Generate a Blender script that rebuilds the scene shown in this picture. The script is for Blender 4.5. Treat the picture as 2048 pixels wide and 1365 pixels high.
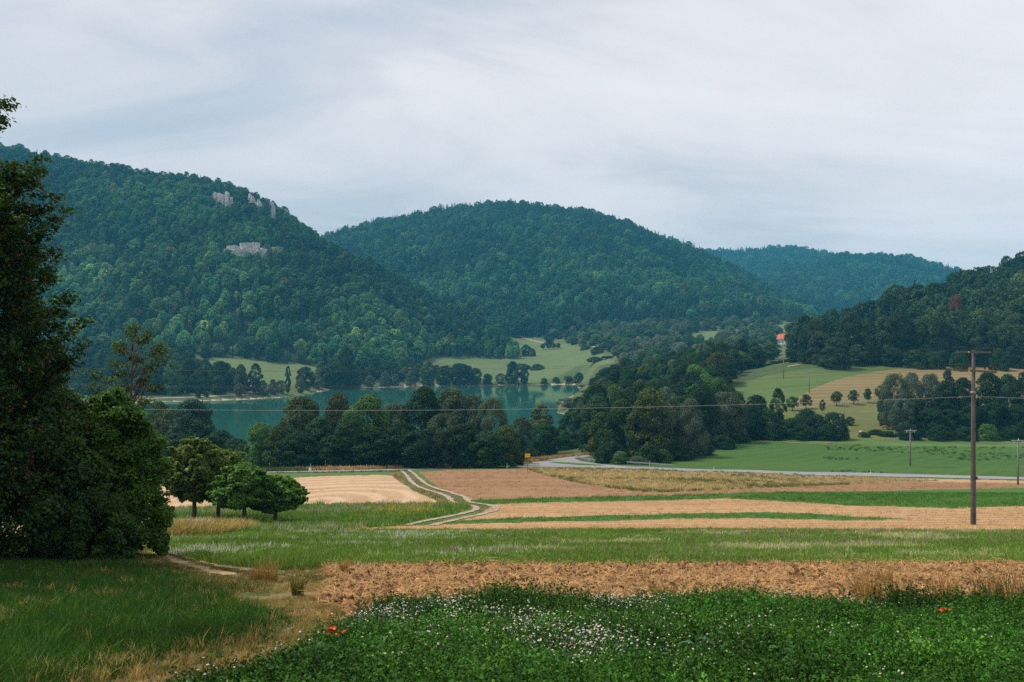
import bpy, math, random
import numpy as np
from mathutils import Vector

for _o in list(bpy.data.objects):
    bpy.data.objects.remove(_o)
SC = bpy.context.scene
COL = SC.collection
R = math.radians

# ------------------------------------------------------------------ camera
F, CU, CV = 1991.1, 1024.0, 682.5          # focal length and centre on the 2048 px frame
cam_d = bpy.data.cameras.new('camera')
cam_d.lens = 35.0
cam_d.sensor_width = 36.0
cam_d.clip_start = 0.1
cam_d.clip_end = 20000.0
cam = bpy.data.objects.new('camera', cam_d)
COL.objects.link(cam)
cam.location = (0, 0, 0)
cam.rotation_euler = (R(90), 0, 0)
SC.camera = cam

# ------------------------------------------------------------------ sky
SUN_EL, SUN_AZ = R(56), R(-72)             # azimuth measured from +Y (view) towards +X
world = bpy.data.worlds.new('World')
SC.world = world
world.use_nodes = True
wn, wl = world.node_tree.nodes, world.node_tree.links
wn.clear()


def N(nodes, t, **kw):
    n = nodes.new(t)
    for k, v in kw.items():
        if k.startswith('i_'):
            key = k[2:]
            key = int(key) if key.isdigit() else key.replace('_', ' ')
            n.inputs[key].default_value = v
        else:
            setattr(n, k, v)
    return n


def ramp(nodes, stops, interp='LINEAR'):
    r = nodes.new('ShaderNodeValToRGB')
    r.color_ramp.interpolation = interp
    e = r.color_ramp.elements
    while len(e) < len(stops):
        e.new(0.5)
    for k, (p, c) in enumerate(stops):
        e[k].position = p
        e[k].color = (c[0], c[1], c[2], 1) if hasattr(c, '__len__') else (c, c, c, 1)
    return r


def build_sky():
    out = N(wn, 'ShaderNodeOutputWorld')
    sky = N(wn, 'ShaderNodeTexSky', sky_type='NISHITA', sun_disc=False, sun_elevation=SUN_EL,
            sun_rotation=SUN_AZ, air_density=1.3, dust_density=2.0, ozone_density=1.5)
    bg1 = N(wn, 'ShaderNodeBackground', i_Strength=0.085)
    wl.new(sky.outputs[0], bg1.inputs[0])
    tc = N(wn, 'ShaderNodeTexCoord')
    sep = N(wn, 'ShaderNodeSeparateXYZ')
    wl.new(tc.outputs['Generated'], sep.inputs[0])
    mx = N(wn, 'ShaderNodeMath', operation='MAXIMUM', i_1=0.0)
    wl.new(sep.outputs['Z'], mx.inputs[0])
    ad = N(wn, 'ShaderNodeMath', operation='ADD', i_1=0.26)
    wl.new(mx.outputs[0], ad.inputs[0])
    comb = N(wn, 'ShaderNodeCombineXYZ')
    for k, ax in enumerate('XY'):
        d = N(wn, 'ShaderNodeMath', operation='DIVIDE')
        wl.new(sep.outputs[ax], d.inputs[0])
        wl.new(ad.outputs[0], d.inputs[1])
        wl.new(d.outputs[0], comb.inputs[k])
    mp = N(wn, 'ShaderNodeMapping')
    mp.inputs['Rotation'].default_value = (0, 0, R(-14))
    mp.inputs['Scale'].default_value = (0.55, 1.0, 1.0)
    mp.inputs['Location'].default_value = (14.0, -8.0, 0.0)
    wl.new(comb.outputs[0], mp.inputs[0])
    n1 = N(wn, 'ShaderNodeTexNoise', i_Scale=0.75, i_Detail=6.0, i_Roughness=0.5, i_Distortion=0.5)
    n2 = N(wn, 'ShaderNodeTexNoise', i_Scale=2.2, i_Detail=8.0, i_Roughness=0.56, i_Distortion=0.8)
    wl.new(mp.outputs[0], n1.inputs['Vector'])
    wl.new(mp.outputs[0], n2.inputs['Vector'])
    r1 = ramp(wn, [(0.33, 0.0), (0.62, 1.0)], 'EASE')
    wl.new(n1.outputs[0], r1.inputs[0])
    r2 = ramp(wn, [(0.36, 0.0), (0.66, 1.0)], 'EASE')
    wl.new(n2.outputs[0], r2.inputs[0])
    # cloud brightness: two layers of stratus
    mixf = N(wn, 'ShaderNodeMath', operation='MULTIPLY_ADD', i_1=0.36, i_2=0.0)
    wl.new(r2.outputs[0], mixf.inputs[0])
    m2 = N(wn, 'ShaderNodeMath', operation='MULTIPLY_ADD', i_1=0.64)
    wl.new(r1.outputs[0], m2.inputs[0])
    wl.new(mixf.outputs[0], m2.inputs[2])
    cr = ramp(wn, [(0.0, (0.46, 0.50, 0.565)), (0.30, (0.585, 0.585, 0.62)), (0.62, (0.685, 0.665, 0.685)), (1.0, (0.78, 0.75, 0.765))])
    wl.new(m2.outputs[0], cr.inputs[0])
    bg2 = N(wn, 'ShaderNodeBackground', i_Strength=1.0)
    wl.new(cr.outputs[0], bg2.inputs[0])
    cov = ramp(wn, [(0.0, 0.80), (0.6, 0.97)])
    wl.new(m2.outputs[0], cov.inputs[0])
    ms = N(wn, 'ShaderNodeMixShader')
    wl.new(cov.outputs[0], ms.inputs[0])
    wl.new(bg1.outputs[0], ms.inputs[1])
    wl.new(bg2.outputs[0], ms.inputs[2])
    wl.new(ms.outputs[0], out.inputs['Surface'])


build_sky()

# ------------------------------------------------------------------ sun behind thin cloud
sun_d = bpy.data.lights.new('sun', 'SUN')
sun_d.energy = 2.9
sun_d.angle = R(10)
sun_d.color = (1.0, 0.95, 0.88)
sun = bpy.data.objects.new('sun', sun_d)
COL.objects.link(sun)
_dir = Vector((math.sin(SUN_AZ) * math.cos(SUN_EL), math.cos(SUN_AZ) * math.cos(SUN_EL), math.sin(SUN_EL)))
sun.rotation_euler = (-_dir).to_track_quat('-Z', 'Y').to_euler()

# ------------------------------------------------------------------ exposure and sampling
vs = SC.view_settings
SC.display_settings.display_device = 'sRGB'
vs.view_transform = 'Standard'
vs.look = 'None'
vs.exposure = 0.38
vs.gamma = 1.0
vs.use_curve_mapping = False
cy = SC.cycles
cy.max_bounces = 5
cy.diffuse_bounces = 1
cy.glossy_bounces = 2
cy.transmission_bounces = 2
cy.volume_bounces = 0
cy.transparent_max_bounces = 4
cy.caustics_reflective = False
cy.caustics_refractive = False
cy.sample_clamp_indirect = 4.0
cy.use_denoising = False
cy.use_adaptive_sampling = True
cy.adaptive_threshold = 0.008

# ================================================================== noise and shapes
RNG = np.random.default_rng(7)
_TAB = np.random.default_rng(99).random((256, 256))


def vnoise(x, y):
    x = np.asarray(x, float)
    y = np.asarray(y, float)
    xi, yi = np.floor(x).astype(int), np.floor(y).astype(int)
    fx, fy = x - xi, y - yi
    fx = fx * fx * (3 - 2 * fx)
    fy = fy * fy * (3 - 2 * fy)
    a = _TAB[xi % 256, yi % 256]
    b = _TAB[(xi + 1) % 256, yi % 256]
    c = _TAB[xi % 256, (yi + 1) % 256]
    d = _TAB[(xi + 1) % 256, (yi + 1) % 256]
    return (a * (1 - fx) + b * fx) * (1 - fy) + (c * (1 - fx) + d * fx) * fy


def fbm(x, y, oct=4):
    s, amp, tot = 0.0, 1.0, 0.0
    for k in range(oct):
        s = s + amp * vnoise(x * 2 ** k + 17.3 * k, y * 2 ** k + 31.7 * k)
        tot += amp
        amp *= 0.5
    return s / tot - 0.5


def sstep(a, b, x):
    t = np.clip((x - a) / (b - a), 0, 1)
    return t * t * (3 - 2 * t)


def mesh_np(name, verts, faces, fattr=None, mat=None, smooth=False):
    """faces: (n,3) or (n,4) index array; fattr: {name: per-face float}"""
    me = bpy.data.meshes.new(name)
    verts = np.ascontiguousarray(verts, dtype=np.float32)
    faces = np.ascontiguousarray(faces, dtype=np.int32)
    k = faces.shape[1]
    me.vertices.add(len(verts))
    me.vertices.foreach_set('co', verts.ravel())
    me.loops.add(faces.size)
    me.loops.foreach_set('vertex_index', faces.ravel())
    me.polygons.add(len(faces))
    me.polygons.foreach_set('loop_start', np.arange(len(faces), dtype=np.int32) * k)
    if fattr:
        for an, arr in fattr.items():
            at = me.attributes.new(an, 'FLOAT', 'FACE')
            at.data.foreach_set('value', np.ascontiguousarray(arr, dtype=np.float32))
    me.update(calc_edges=True)
    if smooth:
        me.polygons.foreach_set('use_smooth', np.ones(len(faces), dtype=bool))
    if mat:
        me.materials.append(mat)
    return me


class MB:
    """collects quads (tris become degenerate-free quads are kept apart) into one mesh"""
    def __init__(self):
        self.v, self.f = [], []

    def box(self, c, s, rz=0.0, taper=1.0):
        cx, cy_, cz = c
        sx, sy, sz = s[0] / 2, s[1] / 2, s[2] / 2
        b = len(self.v)
        co, si = math.cos(rz), math.sin(rz)
        for z, t in ((-sz, 1.0), (sz, taper)):
            for x, y in ((-sx, -sy), (sx, -sy), (sx, sy), (-sx, sy)):
                x, y = x * t, y * t
                self.v.append((cx + x * co - y * si, cy_ + x * si + y * co, cz + z))
        for q in ((3, 2, 1, 0), (4, 5, 6, 7), (0, 1, 5, 4), (1, 2, 6, 5), (2, 3, 7, 6), (3, 0, 4, 7)):
            self.f.append(tuple(b + i for i in q))
        return self

    def tube(self, pts, rad, n=8, cap=True):
        pts = [Vector(p) for p in pts]
        if not hasattr(rad, '__len__'):
            rad = [rad] * len(pts)
        b0 = len(self.v)
        for k, p in enumerate(pts):
            d = (pts[min(k + 1, len(pts) - 1)] - pts[max(k - 1, 0)]).normalized()
            ref = Vector((1, 0, 0)) if abs(d.x) < 0.8 else Vector((0, 1, 0))
            a = d.cross(ref).normalized()
            b = d.cross(a)
            for j in range(n):
                t = 2 * math.pi * j / n
                self.v.append(tuple(p + (a * math.cos(t) + b * math.sin(t)) * rad[k]))
        for k in range(len(pts) - 1):
            for j in range(n):
                a0 = b0 + k * n + j
                a1 = b0 + k * n + (j + 1) % n
                self.f.append((a0, a0 + n, a1 + n, a1))
        if cap:
            self.f.append(tuple(b0 + j for j in range(n)))
            e = b0 + (len(pts) - 1) * n
            self.f.append(tuple(e + n - 1 - j for j in range(n)))
        return self

    def face(self, pts):
        b = len(self.v)
        self.v += [tuple(p) for p in pts]
        self.f.append(tuple(range(b, b + len(pts))))
        return self

    def mesh(self, name, mat=None, smooth=False):
        me = bpy.data.meshes.new(name)
        me.from_pydata(self.v, [], self.f)
        me.update()
        if smooth:
            me.polygons.foreach_set('use_smooth', np.ones(len(me.polygons), dtype=bool))
        if mat:
            me.materials.append(mat)
        return me


def obj(name, me, parent=None, loc=None):
    o = bpy.data.objects.new(name, me)
    COL.objects.link(o)
    if parent:
        o.parent = parent
    if loc is not None:
        o.location = loc
    return o


def tag(o, label=None, cat=None, group=None, kind=None):
    if label:
        o['label'] = label
    if cat:
        o['category'] = cat
    if group:
        o['group'] = group
    if kind:
        o['kind'] = kind
    return o


def ordinal(k):
    return ['first', 'second', 'third', 'fourth', 'fifth', 'sixth', 'seventh', 'eighth', 'ninth', 'tenth', 'eleventh',
            'twelfth', 'thirteenth', 'fourteenth', 'fifteenth', 'sixteenth', 'seventeenth', 'eighteenth', 'nineteenth',
            'twentieth', 'twenty-first', 'twenty-second', 'twenty-third', 'twenty-fourth', 'twenty-fifth', 'twenty-sixth',
            'twenty-seventh', 'twenty-eighth', 'twenty-ninth', 'thirtieth'][k]


# ================================================================== materials
def new_mat(name):
    m = bpy.data.materials.new(name)
    m.use_nodes = True
    nt = m.node_tree
    nt.nodes.clear()
    out = nt.nodes.new('ShaderNodeOutputMaterial')
    return m, nt.nodes, nt.links, out


def plain(name, col, rough=0.7, metal=0.0, var=0.12, scale=6.0, spec=0.3):
    m, n, l, out = new_mat(name)
    tc = N(n, 'ShaderNodeTexCoord')
    nz = N(n, 'ShaderNodeTexNoise', i_Scale=scale, i_Detail=6.0)
    l.new(tc.outputs['Object'], nz.inputs['Vector'])
    r = ramp(n, [(0.3, [c * (1 - var) for c in col]), (0.7, [min(1, c * (1 + var)) for c in col])])
    l.new(nz.outputs[0], r.inputs[0])
    p = N(n, 'ShaderNodeBsdfPrincipled', i_Roughness=rough, i_Metallic=metal)
    p.inputs['Specular IOR Level'].default_value = spec
    l.new(r.outputs[0], p.inputs['Base Color'])
    l.new(p.outputs[0], out.inputs['Surface'])
    return m


def leaf_mat(name, transl=0.22, default=(0.05, 0.10, 0.04), lo=0.55, hi=1.5, rough=0.55):
    """leaves: colour from the plant's own 'tint', varied leaf by leaf"""
    m, n, l, out = new_mat(name)
    at = N(n, 'ShaderNodeAttribute', attribute_type='INSTANCER', attribute_name='tint')
    lv = N(n, 'ShaderNodeAttribute', attribute_type='GEOMETRY', attribute_name='lv')
    mr = N(n, 'ShaderNodeMapRange', i_3=lo, i_4=hi)
    l.new(lv.outputs['Fac'], mr.inputs[0])
    mul = N(n, 'ShaderNodeVectorMath', operation='SCALE')
    l.new(at.outputs['Color'], mul.inputs[0])
    l.new(mr.outputs[0], mul.inputs['Scale'])
    p = N(n, 'ShaderNodeBsdfPrincipled', i_Roughness=rough)
    p.inputs['Specular IOR Level'].default_value = 0.10
    l.new(mul.outputs[0], p.inputs['Base Color'])
    if transl > 0:
        tr = N(n, 'ShaderNodeBsdfTranslucent')
        g = N(n, 'ShaderNodeVectorMath', operation='MULTIPLY')
        g.inputs[1].default_value = (1.25, 1.3, 0.6)
        l.new(mul.outputs[0], g.inputs[0])
        l.new(g.outputs[0], tr.inputs[0])
        mx = N(n, 'ShaderNodeMixShader', i_0=transl)
        l.new(p.outputs[0], mx.inputs[1])
        l.new(tr.outputs[0], mx.inputs[2])
        l.new(mx.outputs[0], out.inputs['Surface'])
    else:
        l.new(p.outputs[0], out.inputs['Surface'])
    return m


def ground_mat(name, c1, c2, s1=0.05, c3=None, s2=1.2, f2=0.5, c4=None, s4=0.3, t4=0.6, rot=0.0, stretch=(1, 1),
               bump=0.4, bscale=3.0, bdist=0.08, rows=None, rings=None, rough=0.95):
    """soil and sward: two broad tones, a fine third tone, optional patches and rows"""
    m, n, l, out = new_mat(name)
    geo = N(n, 'ShaderNodeNewGeometry')
    mp = N(n, 'ShaderNodeMapping')
    mp.inputs['Rotation'].default_value = (0, 0, R(rot))
    mp.inputs['Scale'].default_value = (stretch[0], stretch[1], 1)
    l.new(geo.outputs['Position'], mp.inputs[0])
    n1 = N(n, 'ShaderNodeTexNoise', i_Scale=s1, i_Detail=5.0, i_Roughness=0.6)
    l.new(mp.outputs[0], n1.inputs['Vector'])
    r1 = ramp(n, [(0.38, c1), (0.62, c2)])
    l.new(n1.outputs[0], r1.inputs[0])
    cur = r1.outputs[0]

    def mixin(cur, fac_socket, col):
        mx = N(n, 'ShaderNodeMix', data_type='RGBA')
        l.new(fac_socket, mx.inputs[0])
        l.new(cur, mx.inputs[6])
        mx.inputs[7].default_value = (col[0], col[1], col[2], 1)
        return mx.outputs[2]
    if c3:
        n2 = N(n, 'ShaderNodeTexNoise', i_Scale=s2, i_Detail=6.0, i_Roughness=0.7)
        l.new(mp.outputs[0], n2.inputs['Vector'])
        r2 = ramp(n, [(0.42, 0.0), (0.62, f2)])
        l.new(n2.outputs[0], r2.inputs[0])
        cur = mixin(cur, r2.outputs[0], c3)
    if rows:
        # rows: (period m, colour, amount, distortion, angle deg)
        mp2 = N(n, 'ShaderNodeMapping')
        mp2.inputs['Rotation'].default_value = (0, 0, R(rows[4]))
        l.new(geo.outputs['Position'], mp2.inputs[0])
        wv = N(n, 'ShaderNodeTexWave', wave_type='BANDS', bands_direction='X', wave_profile='SIN')
        wv.inputs['Scale'].default_value = 0.314 / rows[0]
        wv.inputs['Distortion'].default_value = rows[3]
        wv.inputs['Detail'].default_value = 3.0
        wv.inputs['Detail Scale'].default_value = 0.4
        l.new(mp2.outputs[0], wv.inputs['Vector'])
        rr = ramp(n, [(0.45, 0.0), (0.9, rows[2])])
        l.new(wv.outputs['Color'], rr.inputs[0])
        cur = mixin(cur, rr.outputs[0], rows[1])
    if rings:
        # swaths that follow the headland: (centre x, y, half width, half length, colour, amount)
        mp3 = N(n, 'ShaderNodeMapping')
        mp3.vector_type = 'TEXTURE'
        mp3.inputs['Location'].default_value = (rings[0], rings[1], 0)
        mp3.inputs['Scale'].default_value = (rings[2], rings[3], 1000)
        l.new(geo.outputs['Position'], mp3.inputs[0])
        wv = N(n, 'ShaderNodeTexWave', wave_type='RINGS', rings_direction='Z', wave_profile='SIN')
        wv.inputs['Scale'].default_value = 2.4
        wv.inputs['Distortion'].default_value = 2.2
        wv.inputs['Detail'].default_value = 4.0
        wv.inputs['Detail Scale'].default_value = 1.3
        l.new(mp3.outputs[0], wv.inputs['Vector'])
        rr = ramp(n, [(0.35, 0.0), (0.95, rings[5])])
        l.new(wv.outputs['Color'], rr.inputs[0])
        cur = mixin(cur, rr.outputs[0], rings[4])
    if c4:
        n4 = N(n, 'ShaderNodeTexNoise', i_Scale=s4, i_Detail=5.0, i_Roughness=0.65, i_Distortion=0.6)
        l.new(mp.outputs[0], n4.inputs['Vector'])
        r4 = ramp(n, [(t4, 0.0), (t4 + 0.09, 0.85)])
        l.new(n4.outputs[0], r4.inputs[0])
        cur = mixin(cur, r4.outputs[0], c4)
    p = N(n, 'ShaderNodeBsdfPrincipled', i_Roughness=rough)
    p.inputs['Specular IOR Level'].default_value = 0.1
    l.new(cur, p.inputs['Base Color'])
    if bump > 0:
        nb = N(n, 'ShaderNodeTexNoise', i_Scale=bscale, i_Detail=5.0, i_Roughness=0.7)
        l.new(mp.outputs[0], nb.inputs['Vector'])
        bp = N(n, 'ShaderNodeBump', i_Strength=bump, i_Distance=bdist)
        l.new(nb.outputs[0], bp.inputs['Height'])
        l.new(bp.outputs[0], p.inputs['Normal'])
    l.new(p.outputs[0], out.inputs['Surface'])
    return m

# ================================================================== the lie of the land
LAKE_Z = -38.0
_near = [(0, -1.72), (68, -12.6), (100, -16.0)]
_cols = {
    -1500: _near + [(200, -26.4), (250, -31.2), (300, -35.3), (330, -37), (600, -37), (720, -28), (850, -16), (950, 0), (1500, 40)],
    300: _near + [(200, -26.4), (250, -31.2), (300, -35.3), (330, -37), (600, -37), (630, -36.6), (720, -28), (850, -16), (950, -4), (1500, 20)],
    800: _near + [(200, -26.4), (250, -31.2), (300, -35.3), (330, -37), (800, -37), (850, -33), (900, -24), (1000, -12), (1250, 5)],
    1050: _near + [(200, -26.3), (250, -30.9), (300, -34.6), (330, -36), (850, -37.3), (870, -36), (950, -28), (1050, -17), (1150, -8), (1300, 8)],
    1250: _near + [(200, -26.8), (250, -30.4), (300, -32.5), (400, -33), (600, -24), (800, -16), (1000, -4), (1150, 9), (1300, 24)],
    1450: _near + [(200, -27.4), (225, -29.2), (300, -31), (330, -31), (400, -24), (480, -15), (520, -15), (600, -18), (800, -12), (1000, 0), (1150, 13), (1300, 28)],
    1650: _near + [(195, -28), (215, -29.4), (300, -31), (330, -29.5), (390, -23), (470, -12.5), (520, -8), (600, -10), (1000, 2), (1150, 14), (1300, 28)],
    1950: _near + [(195, -28.2), (215, -29.5), (222, -29.8), (300, -31), (330, -29.5), (390, -23), (470, -12.5), (600, -5), (1000, 0)],
    3500: _near + [(195, -28.2), (215, -29.5), (222, -29.8), (300, -31), (330, -29.5), (390, -23), (470, -12.5), (600, -5), (1000, 0)],
}
_CU = np.array(sorted(_cols))
_DG = np.concatenate([np.arange(0, 1500, 2.0), np.arange(1500, 8001, 50.0)])
_BT = []
for _u in _CU:
    pr = _cols[int(_u)] + [(8000, 15)]
    z = np.interp(_DG, [p[0] for p in pr], [p[1] for p in pr])
    k = np.exp(-0.5 * (np.arange(-10, 11) / 4.0) ** 2)
    k /= k.sum()
    zs = np.convolve(np.pad(z, 10, mode='reflect', reflect_type='odd'), k, mode='valid')
    w = sstep(70, 90, _DG)                     # keep the near slope exact, round the rest
    _BT.append(z * (1 - w) + zs * w)
_BT = np.array(_BT)


def u_of(x, y):
    return CU + F * np.asarray(x, float) / np.maximum(np.asarray(y, float), 0.5)


def base_uD(u, D):
    u = np.clip(u, _CU[0], _CU[-1])
    D = np.clip(D, 0, 7999)
    i = np.clip(np.searchsorted(_CU, u, side='right') - 1, 0, len(_CU) - 2)
    t = (u - _CU[i]) / (_CU[i + 1] - _CU[i])
    t = t * t * (3 - 2 * t)
    j = np.where(D < 1500, D / 2.0, 750 + (D - 1500) / 50.0)
    j0 = np.clip(np.floor(j).astype(int), 0, len(_DG) - 2)
    fj = np.clip(j - j0, 0, 1)
    a = _BT[i, j0] * (1 - fj) + _BT[i, j0 + 1] * fj
    b = _BT[i + 1, j0] * (1 - fj) + _BT[i + 1, j0 + 1] * fj
    return a * (1 - t) + b * t


# each hill: skyline of its tree tops as (u, v, ridge distance, foot distance), tree height
HILLS = [
    ('left', [(-1500, 60, 1500, 860), (-300, 225, 1400, 860), (0, 284, 1350, 870), (150, 314, 1310, 870), (300, 338, 1280, 870), (420, 351, 1250, 880),
              (470, 362, 1230, 880), (520, 384, 1205, 880), (570, 417, 1180, 880), (620, 452, 1150, 885), (660, 480, 1120, 885),
              (720, 508, 1105, 882), (800, 548, 1105, 905), (870, 584, 1115, 975), (950, 618, 1110, 1008), (1000, 648, 1100, 1020),
              (1040, 690, 1090, 1030), (1085, 745, 1080, 1040)], 15),
    ('middle', [(300, 591, 2000, 1300), (500, 516, 2000, 1300), (650, 465, 2000, 1290), (750, 438, 2000, 1280), (850, 418, 2000, 1270), (980, 399, 1980, 1260),
                (1040, 401, 1960, 1260), (1100, 409, 1950, 1255), (1180, 418, 1930, 1250), (1250, 438, 1920, 1250), (1330, 468, 1900, 1250),
                (1400, 497, 1880, 1250), (1470, 531, 1850, 1250), (1560, 577, 1800, 1260), (1650, 631, 1750, 1280), (1750, 681, 1700, 1290)], 18),
    ('far', [(1000, 534, 3300, 2300), (1390, 498, 3300, 2300), (1480, 493, 3300, 2300), (1580, 488, 3300, 2300), (1660, 499, 3250, 2300), (1760, 514, 3200, 2300),
             (1900, 554, 3200, 2300), (2100, 614, 3200, 2300)], 18),
    ('right_far', [(1300, 635, 2700, 1850), (1450, 570, 2700, 1850), (1560, 523, 2700, 1850), (1660, 504, 2700, 1850), (1760, 503, 2700, 1850), (1830, 511, 2700, 1850),
                   (1900, 529, 2680, 1850), (2000, 551, 2650, 1850), (2300, 595, 2650, 1850)], 18),
    ('right', [(1560, 690, 540, 492), (1580, 662, 545, 490), (1600, 642, 555, 486), (1650, 622, 570, 482), (1700, 608, 580, 478), (1800, 580, 600, 474),
               (1860, 560, 615, 474), (1900, 546, 630, 474), (1960, 526, 645, 474), (2048, 496, 665, 474), (2300, 440, 720, 474), (3500, 320, 800, 474)], 17),
]


def hill_z(h, u, D, x, y):
    name, pts, th = h
    pu = [p[0] for p in pts]
    inside = sstep(pu[0] - 60, pu[0], u) * (1 - sstep(pu[-1], pu[-1] + 60, u))
    vr = np.interp(u, pu, [p[1] for p in pts])
    Dr = np.interp(u, pu, [p[2] for p in pts])
    Df = np.interp(u, pu, [p[3] for p in pts])
    zr = (CV - vr) / F * Dr - th
    zf = base_uD(u, Df) - 1.5
    t = (D - Df) / (Dr - Df)
    tc_ = np.clip(t, 0, 1)
    s = 0.55 * np.sin(tc_ * math.pi / 2) + 0.45 * tc_ ** 1.15
    z = zf + (zr - zf) * s
    amp = {'left': 26, 'middle': 40, 'far': 55, 'right_far': 50, 'right': 4}[name]
    wl_ = {'left': 170, 'middle': 260, 'far': 420, 'right_far': 380, 'right': 60}[name]
    bulge = np.sin(tc_ * math.pi) * (1 - 0.35 * tc_)
    z = z + fbm(x / wl_ + 3.1, y / wl_ * 0.6 + 8.2, 3) * amp * bulge
    z = np.where(t > 1, zr - (D - Dr) * 0.16 - 0.0004 * (D - Dr) ** 2 * np.where(D - Dr < 600, 1, 0), z)
    z = np.where(t < 0, zf + t * (Dr - Df) * 0.4, z)
    return np.where(inside > 0, z * inside + (1 - inside) * -60, -999.0)


def px2w(u, v, D):
    return np.array([(u - CU) / F * D, D, (CV - v) / F * D])


def _lk(u, v):
    D = -LAKE_Z * F / (v - CV)
    return ((u - CU) / F * D, D)


def _ud(u, D):
    return ((u - CU) / F * D, D)


LAKE = np.array([_lk(280, 806), _lk(380, 803), _lk(480, 800), _lk(560, 796), _lk(610, 791), _lk(640, 784), _lk(668, 779), _lk(740, 776), _lk(800, 774.5),
                 _lk(870, 773), _lk(940, 771.5), _lk(1000, 771), _lk(1060, 770), _lk(1120, 769.5), _lk(1150, 770), _lk(1160, 780), _lk(1148, 790), _lk(1128, 800), _lk(1116, 812),
                 _lk(1112, 826), _lk(1125, 829), _lk(1133, 834), _lk(1144, 836), _lk(1150, 842), _lk(1132, 856), _lk(1118, 870), _ud(1085, 345),
                 _ud(950, 325), _ud(750, 322), _ud(500, 322), _ud(200, 330), _ud(-250, 350), _ud(-450, 440), _ud(-300, 550), _ud(0, 590), _ud(150, 604)])


def pip(px, py, poly):
    inside = np.zeros(np.shape(px), bool)
    n = len(poly)
    for i in range(n):
        x0, y0 = poly[i]
        x1, y1 = poly[(i + 1) % n]
        if y0 == y1:
            continue
        c = ((y0 > py) != (y1 > py)) & (px < (x1 - x0) * (py - y0) / (y1 - y0) + x0)
        inside ^= c
    return inside


def poly_dist(px, py, poly, closed=True):
    d = np.full(np.shape(px), 1e9)
    n = len(poly)
    for i in range(n if closed else n - 1):
        x0, y0 = poly[i]
        x1, y1 = poly[(i + 1) % n]
        ex, ey = x1 - x0, y1 - y0
        t = np.clip(((px - x0) * ex + (py - y0) * ey) / (ex * ex + ey * ey + 1e-9), 0, 1)
        d = np.minimum(d, np.hypot(px - x0 - t * ex, py - y0 - t * ey))
    return d


def lake_sd(x, y):
    d = poly_dist(x, y, LAKE)
    return np.where(pip(x, y, LAKE), -d, d)


def land(x, y, which=False):
    """height of the ground; with which=True also the index of the hill it belongs to (-1 valley)"""
    x = np.asarray(x, float)
    y = np.asarray(y, float)
    x, y = np.broadcast_arrays(x, y)
    D = np.maximum(y, 0.0)
    u = u_of(x, np.maximum(y, 3.0))
    z = base_uD(u, D)
    z = np.where(y < 0, -1.72 - 0.11 * y, z)
    z = z + 0.10 * fbm(x / 9.0, y / 9.0, 2) * sstep(12, 60, D)
    idx = np.full(x.shape, -1)
    far = D > 440
    if far.any():
        for k, h in enumerate(HILLS):
            hz = hill_z(h, u, D, x, y)
            m = (hz > z) & far
            z = np.where(m, hz, z)
            idx = np.where(m, k, idx)
    lk = (D > 290) & (D < 900) & (u < 1260)
    if lk.any():
        xs, ys, zs = x[lk], y[lk], z[lk]
        sd = lake_sd(xs, ys)
        out = LAKE_Z + (np.maximum(zs, LAKE_Z + 0.7) - LAKE_Z) * sstep(0, 16, sd)
        ins = np.maximum(LAKE_Z - 4.0, LAKE_Z + 0.25 * sd)
        z = z.copy()
        z[lk] = np.where(sd > 0, out, ins)
    if which:
        return z, idx
    return z


def hz(x, y):
    return float(land(np.array([x]), np.array([y]))[0])


def hit(u, v, lo=4.0, hi=520.0, n=3000):
    """where the view ray of a photo point meets the ground: a world point"""
    D = np.geomspace(lo, hi, n)
    x = (u - CU) / F * D
    vg = CV - F * land(x, D) / D
    k = np.argmax(vg <= v) if (vg <= v).any() else n - 1
    if k > 0:
        a, b = vg[k - 1], vg[k]
        t = 0 if a == b else np.clip((a - v) / (a - b), 0, 1)
        d = D[k - 1] + (D[k] - D[k - 1]) * t
    else:
        d = D[0]
    xx = (u - CU) / F * d
    return np.array([xx, d, hz(xx, d)])


# ------------------------------------------------------------------ ground materials
M_meadow = ground_mat('meadow_grass', (0.048, 0.110, 0.024), (0.080, 0.148, 0.034), 0.06, (0.14, 0.165, 0.065), 0.9, 0.5, c4=(0.20, 0.215, 0.125), s4=0.10, t4=0.58, stretch=(0.6, 1.4))
M_lowmeadow = ground_mat('dark_meadow_grass', (0.038, 0.071, 0.022), (0.067, 0.105, 0.034), 0.3, (0.101, 0.109, 0.042), 2.2, 0.5)
M_flower = ground_mat('flower_meadow_sward', (0.050, 0.115, 0.024), (0.080, 0.145, 0.035), 0.12, (0.12, 0.155, 0.055), 1.6, 0.5)
M_stubble = ground_mat('cereal_stubble', (0.40, 0.262, 0.152), (0.48, 0.325, 0.195), 0.05, (0.32, 0.20, 0.11), 0.9, 0.4, stretch=(0.5, 1.2), rings=(-19.0, 98.0, 26.0, 88.0, (0.58, 0.41, 0.265), 0.6))
M_plough = ground_mat('ploughed_soil', (0.255, 0.140, 0.072), (0.325, 0.185, 0.098), 0.05, (0.175, 0.090, 0.045), 0.8, 0.55, rot=-30, stretch=(0.35, 1.6), bump=0.8, bscale=1.5, bdist=0.25, rows=(3.0, (0.36, 0.215, 0.12), 0.55, 2.0, 68))
M_tilled = ground_mat('tilled_soil', (0.340, 0.205, 0.098), (0.440, 0.278, 0.142), 0.08, (0.275, 0.155, 0.075), 1.7, 0.6, stretch=(0.2, 1.5), bump=0.8, bscale=2.5, bdist=0.15, rows=(2.2, (0.53, 0.345, 0.195), 0.5, 2.0, 86), c4=(0.15, 0.145, 0.05), s4=0.22, t4=0.68)
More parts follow.
